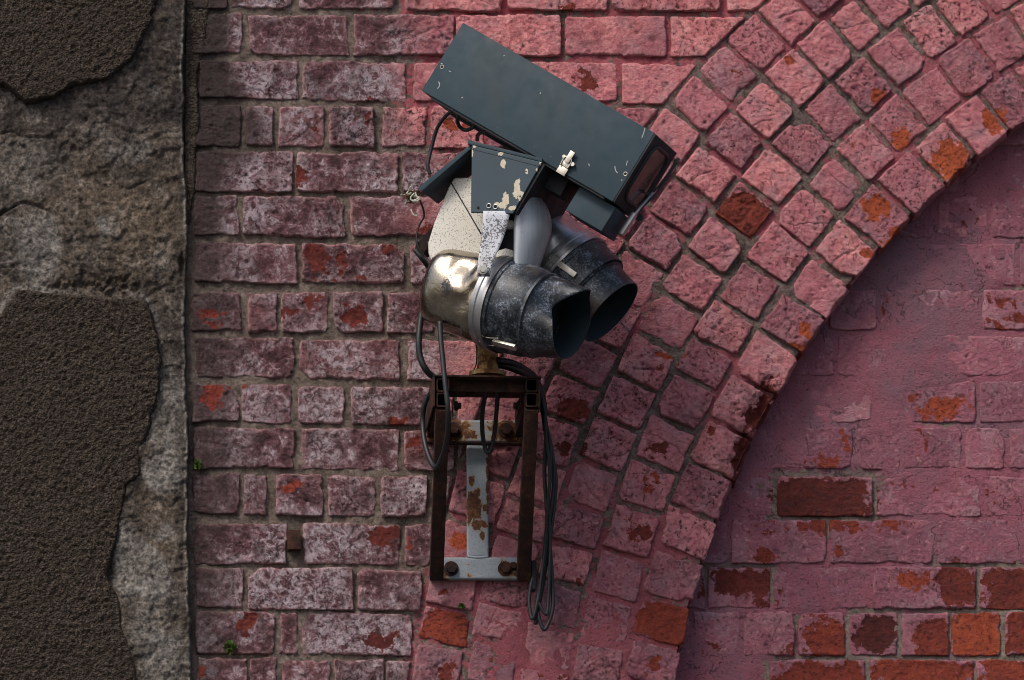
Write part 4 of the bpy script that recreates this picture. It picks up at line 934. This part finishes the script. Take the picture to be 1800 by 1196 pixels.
# ------------------------------------------------------------------ cables
tag(tube('thick_cable', pxpath([(776,484,.16),(757,474,.18),(742,455,.20),(730,440,.20)]), .0042, M_CABLE), 'short black cable behind the cream head body', 'cable')
tag(tube('hose_cable', pxpath([(772,470,.19),(756,498,.20),(746,525,.21),(739,565,.215),(736,600,.22),(738,625,.22),(746,646,.22),(758,660,.21),(774,667,.20)]), .0052, M_CABLE), 'thick black cable curving down left of the front lamp', 'cable')
tag(tube('looped_cable', pxpath([(773,566,.27),(775,600,.275),(779,640,.28),(783,680,.285),(787,715,.285),(788,745,.27),(784,780,.24),(776,806,.21),(766,822,.19),(755,806,.17),(746,775,.15),(743,740,.14),(746,712,.15),(756,692,.16),(770,684,.18)]), .0044, M_CABLE), 'black cable looping below the bracket arm on the left', 'cable')
tag(tube('hanging_loop_cable', pxpath([(858,676,.20),(852,700,.17),(848,730,.15),(848,760,.13),(852,785,.12),(858,796,.12),(865,784,.12),(870,755,.13),(873,720,.15),(875,690,.18),(875,674,.20)]), .0037, M_CABLE), 'small black cable loop hanging in the middle of the bracket', 'cable')
tag(tube('thin_wire', pxpath([(738,352,.18),(744,368,.17),(745,382,.165),(737,396,.16),(733,412,.16),(733,428,.16),(740,442,.16),(750,455,.16),(762,472,.17)]), .0016, M_CABLE), 'thin dark wire dangling beside the cream head body', 'wire')
tag(tube('stray_wire', pxpath([(834,596,.21),(838,614,.21),(837,640,.20),(831,654,.195)]), .0011, M_CABLE), 'hair-thin wire beside the rusty pedestal', 'wire')
bun = thing('cable_bundle', 'bundle of black cables hanging down right of the bracket', 'cable bundle', P(950, 1000, .05))
for r, pts in ((.0062, [(868,640,.19),(890,644,.18),(912,652,.16),(930,661,.13),(944,676,.11),(953,700,.09),(957,730,.08)]),
 (.0058, [(874,634,.20),(898,638,.18),(920,648,.15),(938,662,.12),(950,684,.10)]),
 (.0034, [(944,680,.10),(953,705,.085),(956,740,.075),(962,775,.07),(972,810,.065),(977,840,.06),(975,880,.055),(969,930,.05),(961,985,.045),(952,1040,.04),(945,1075,.04),(941,1098,.04)]),
 (.0032, [(948,682,.11),(956,715,.09),(961,750,.08),(970,790,.075),(974,830,.07),(971,875,.065),(964,925,.06),(957,985,.055),(949,1030,.05),(942,1070,.05),(936,1088,.048),(932,1075,.045),(930,1055,.042),(933,1030,.04),(938,1010,.038)]),
 (.0034, [(950,690,.10),(958,730,.09),(960,770,.08),(958,800,.07),(957,835,.065),(960,880,.06),(964,930,.055),(968,980,.05),(971,1030,.045),(972,1065,.045),(966,1090,.045),(957,1107,.045),(949,1092,.045),(946,1078,.045)]),
 (.0030, [(954,720,.09),(966,775,.08),(968,830,.075),(964,880,.07),(967,940,.06),(966,1000,.055),(964,1050,.05),(961,1080,.05),(952,1070,.05),(947,1060,.05)]),
 (.0026, [(957,730,.10),(960,770,.09),(965,810,.085),(966,850,.08),(961,910,.07),(958,960,.06),(952,1010,.055),(946,1060,.05)])):
    tube('cable_strand', pxpath(pts), r, M_CABLE, bun)
bm_obj('wire_tie', obox(P(938, 1010, .03), XA, YA, ZA, (-.005, -.012, -.028), (.004, .012, .022), .003), M_DARK, bun)
M_WIRE = simple('pale frayed wire', (.55, .60, .50), .6); M_COPPER = simple('brown frayed wire', (.10, .035, .018), .7)
fray = thing('frayed_wires', 'frayed brown and pale green wire ends poking out at the hood tip', 'wires', P(722, 350, .18))
rf = random.Random(5)
for i in range(15):
    x, y = 728+rf.uniform(-6, 8), 340+rf.uniform(-8, 6); pts = [(x, y, .19)]
    ang = rf.uniform(1.8, 4.4)
    for k in range(5):
        x += 4.6*math.cos(ang)+rf.uniform(-2.5, 2.5); y += 4.4*abs(math.sin(ang))*.7+rf.uniform(-3, 3); ang += rf.uniform(-.9, .9); pts.append((x, y, .19-rf.uniform(0, .03)))
    tube('wire_end', pxpath(pts), .0009 if i % 3 else .0014, M_COPPER if i % 4 else M_WIRE, fray, 5, 6)
for pts in ([(728,340,.20),(722,347,.20),(724,353,.20),(733,350,.20),(737,346,.20)], [(730,338,.20),(733,346,.20),(737,350,.20),(732,354,.20),(724,352,.20)], [(722,328,.2),(718,336,.19),(714,341,.19)], [(722,368,.18),(727,378,.18),(733,379,.18)]):
    tube('wire_end', pxpath(pts), .0011, M_WIRE, fray, 5, 6)

# ------------------------------------------------------------------ small things in the wall
st = tag(bm_obj('metal_stub', prism([P(x, y, .016) for x, y in ((505,932),(528,931),(529,965),(506,966))], NRM, .028, .0012), rust_material('rusty stub', .3)), 'short rusty iron stub sticking out between two dark bricks', 'iron stub')
M_LEAF = simple('small leaf', (.075, .13, .022), .6, 0, .5, 150)
def tuft(px, py, r, n, label, seed):
    rg = random.Random(seed); bm = bmesh.new(); c = P(px, py, .004)
    for i in range(n):
        d = np.array([rg.gauss(0, 1), -abs(rg.gauss(.4, .5)), rg.gauss(.15, .9)]); d /= np.linalg.norm(d); L = r*(.35+.75*rg.random())
        tip = c+d*L; s = np.cross(d, [rg.random(), rg.random(), rg.random()]); s /= np.linalg.norm(s); lw = .0019+.0016*rg.random(); m_ = c+d*(L-2.6*lw)
        V, F = tube_geo(np.array([c, (c+m_)/2+s*.0006, m_]), .00035, 4); vs = [bm.verts.new(Vector(v)) for v in V]
        for f in F: bm.faces.new([vs[j] for j in f])
        nn = np.cross(s, d); pts = [m_, m_+s*lw+d*lw*.9, m_+s*lw*.7+d*lw*2.1, tip+nn*lw*.3, m_-s*lw*.7+d*lw*2.1, m_-s*lw+d*lw*.9]
        cv = bm.verts.new(Vector(m_+d*lw*1.3+nn*lw*.35)); vs = [bm.verts.new(Vector(v)) for v in pts]
        for j in range(6): bm.faces.new((cv, vs[j], vs[(j+1) % 6]))
    return tag(bm_obj('wall_plant', bm, M_LEAF), label, 'plant', 'small plants in the brick joints')
tuft(346, 818, .011, 46, 'tiny green plant growing at the pillar edge', 1)
tuft(405, 1139, .013, 70, 'small green plant in the joint below a dark brick', 2)
tuft(811, 1066, .007, 34, 'tiny moss tuft above the bare red brick under the bracket', 4)
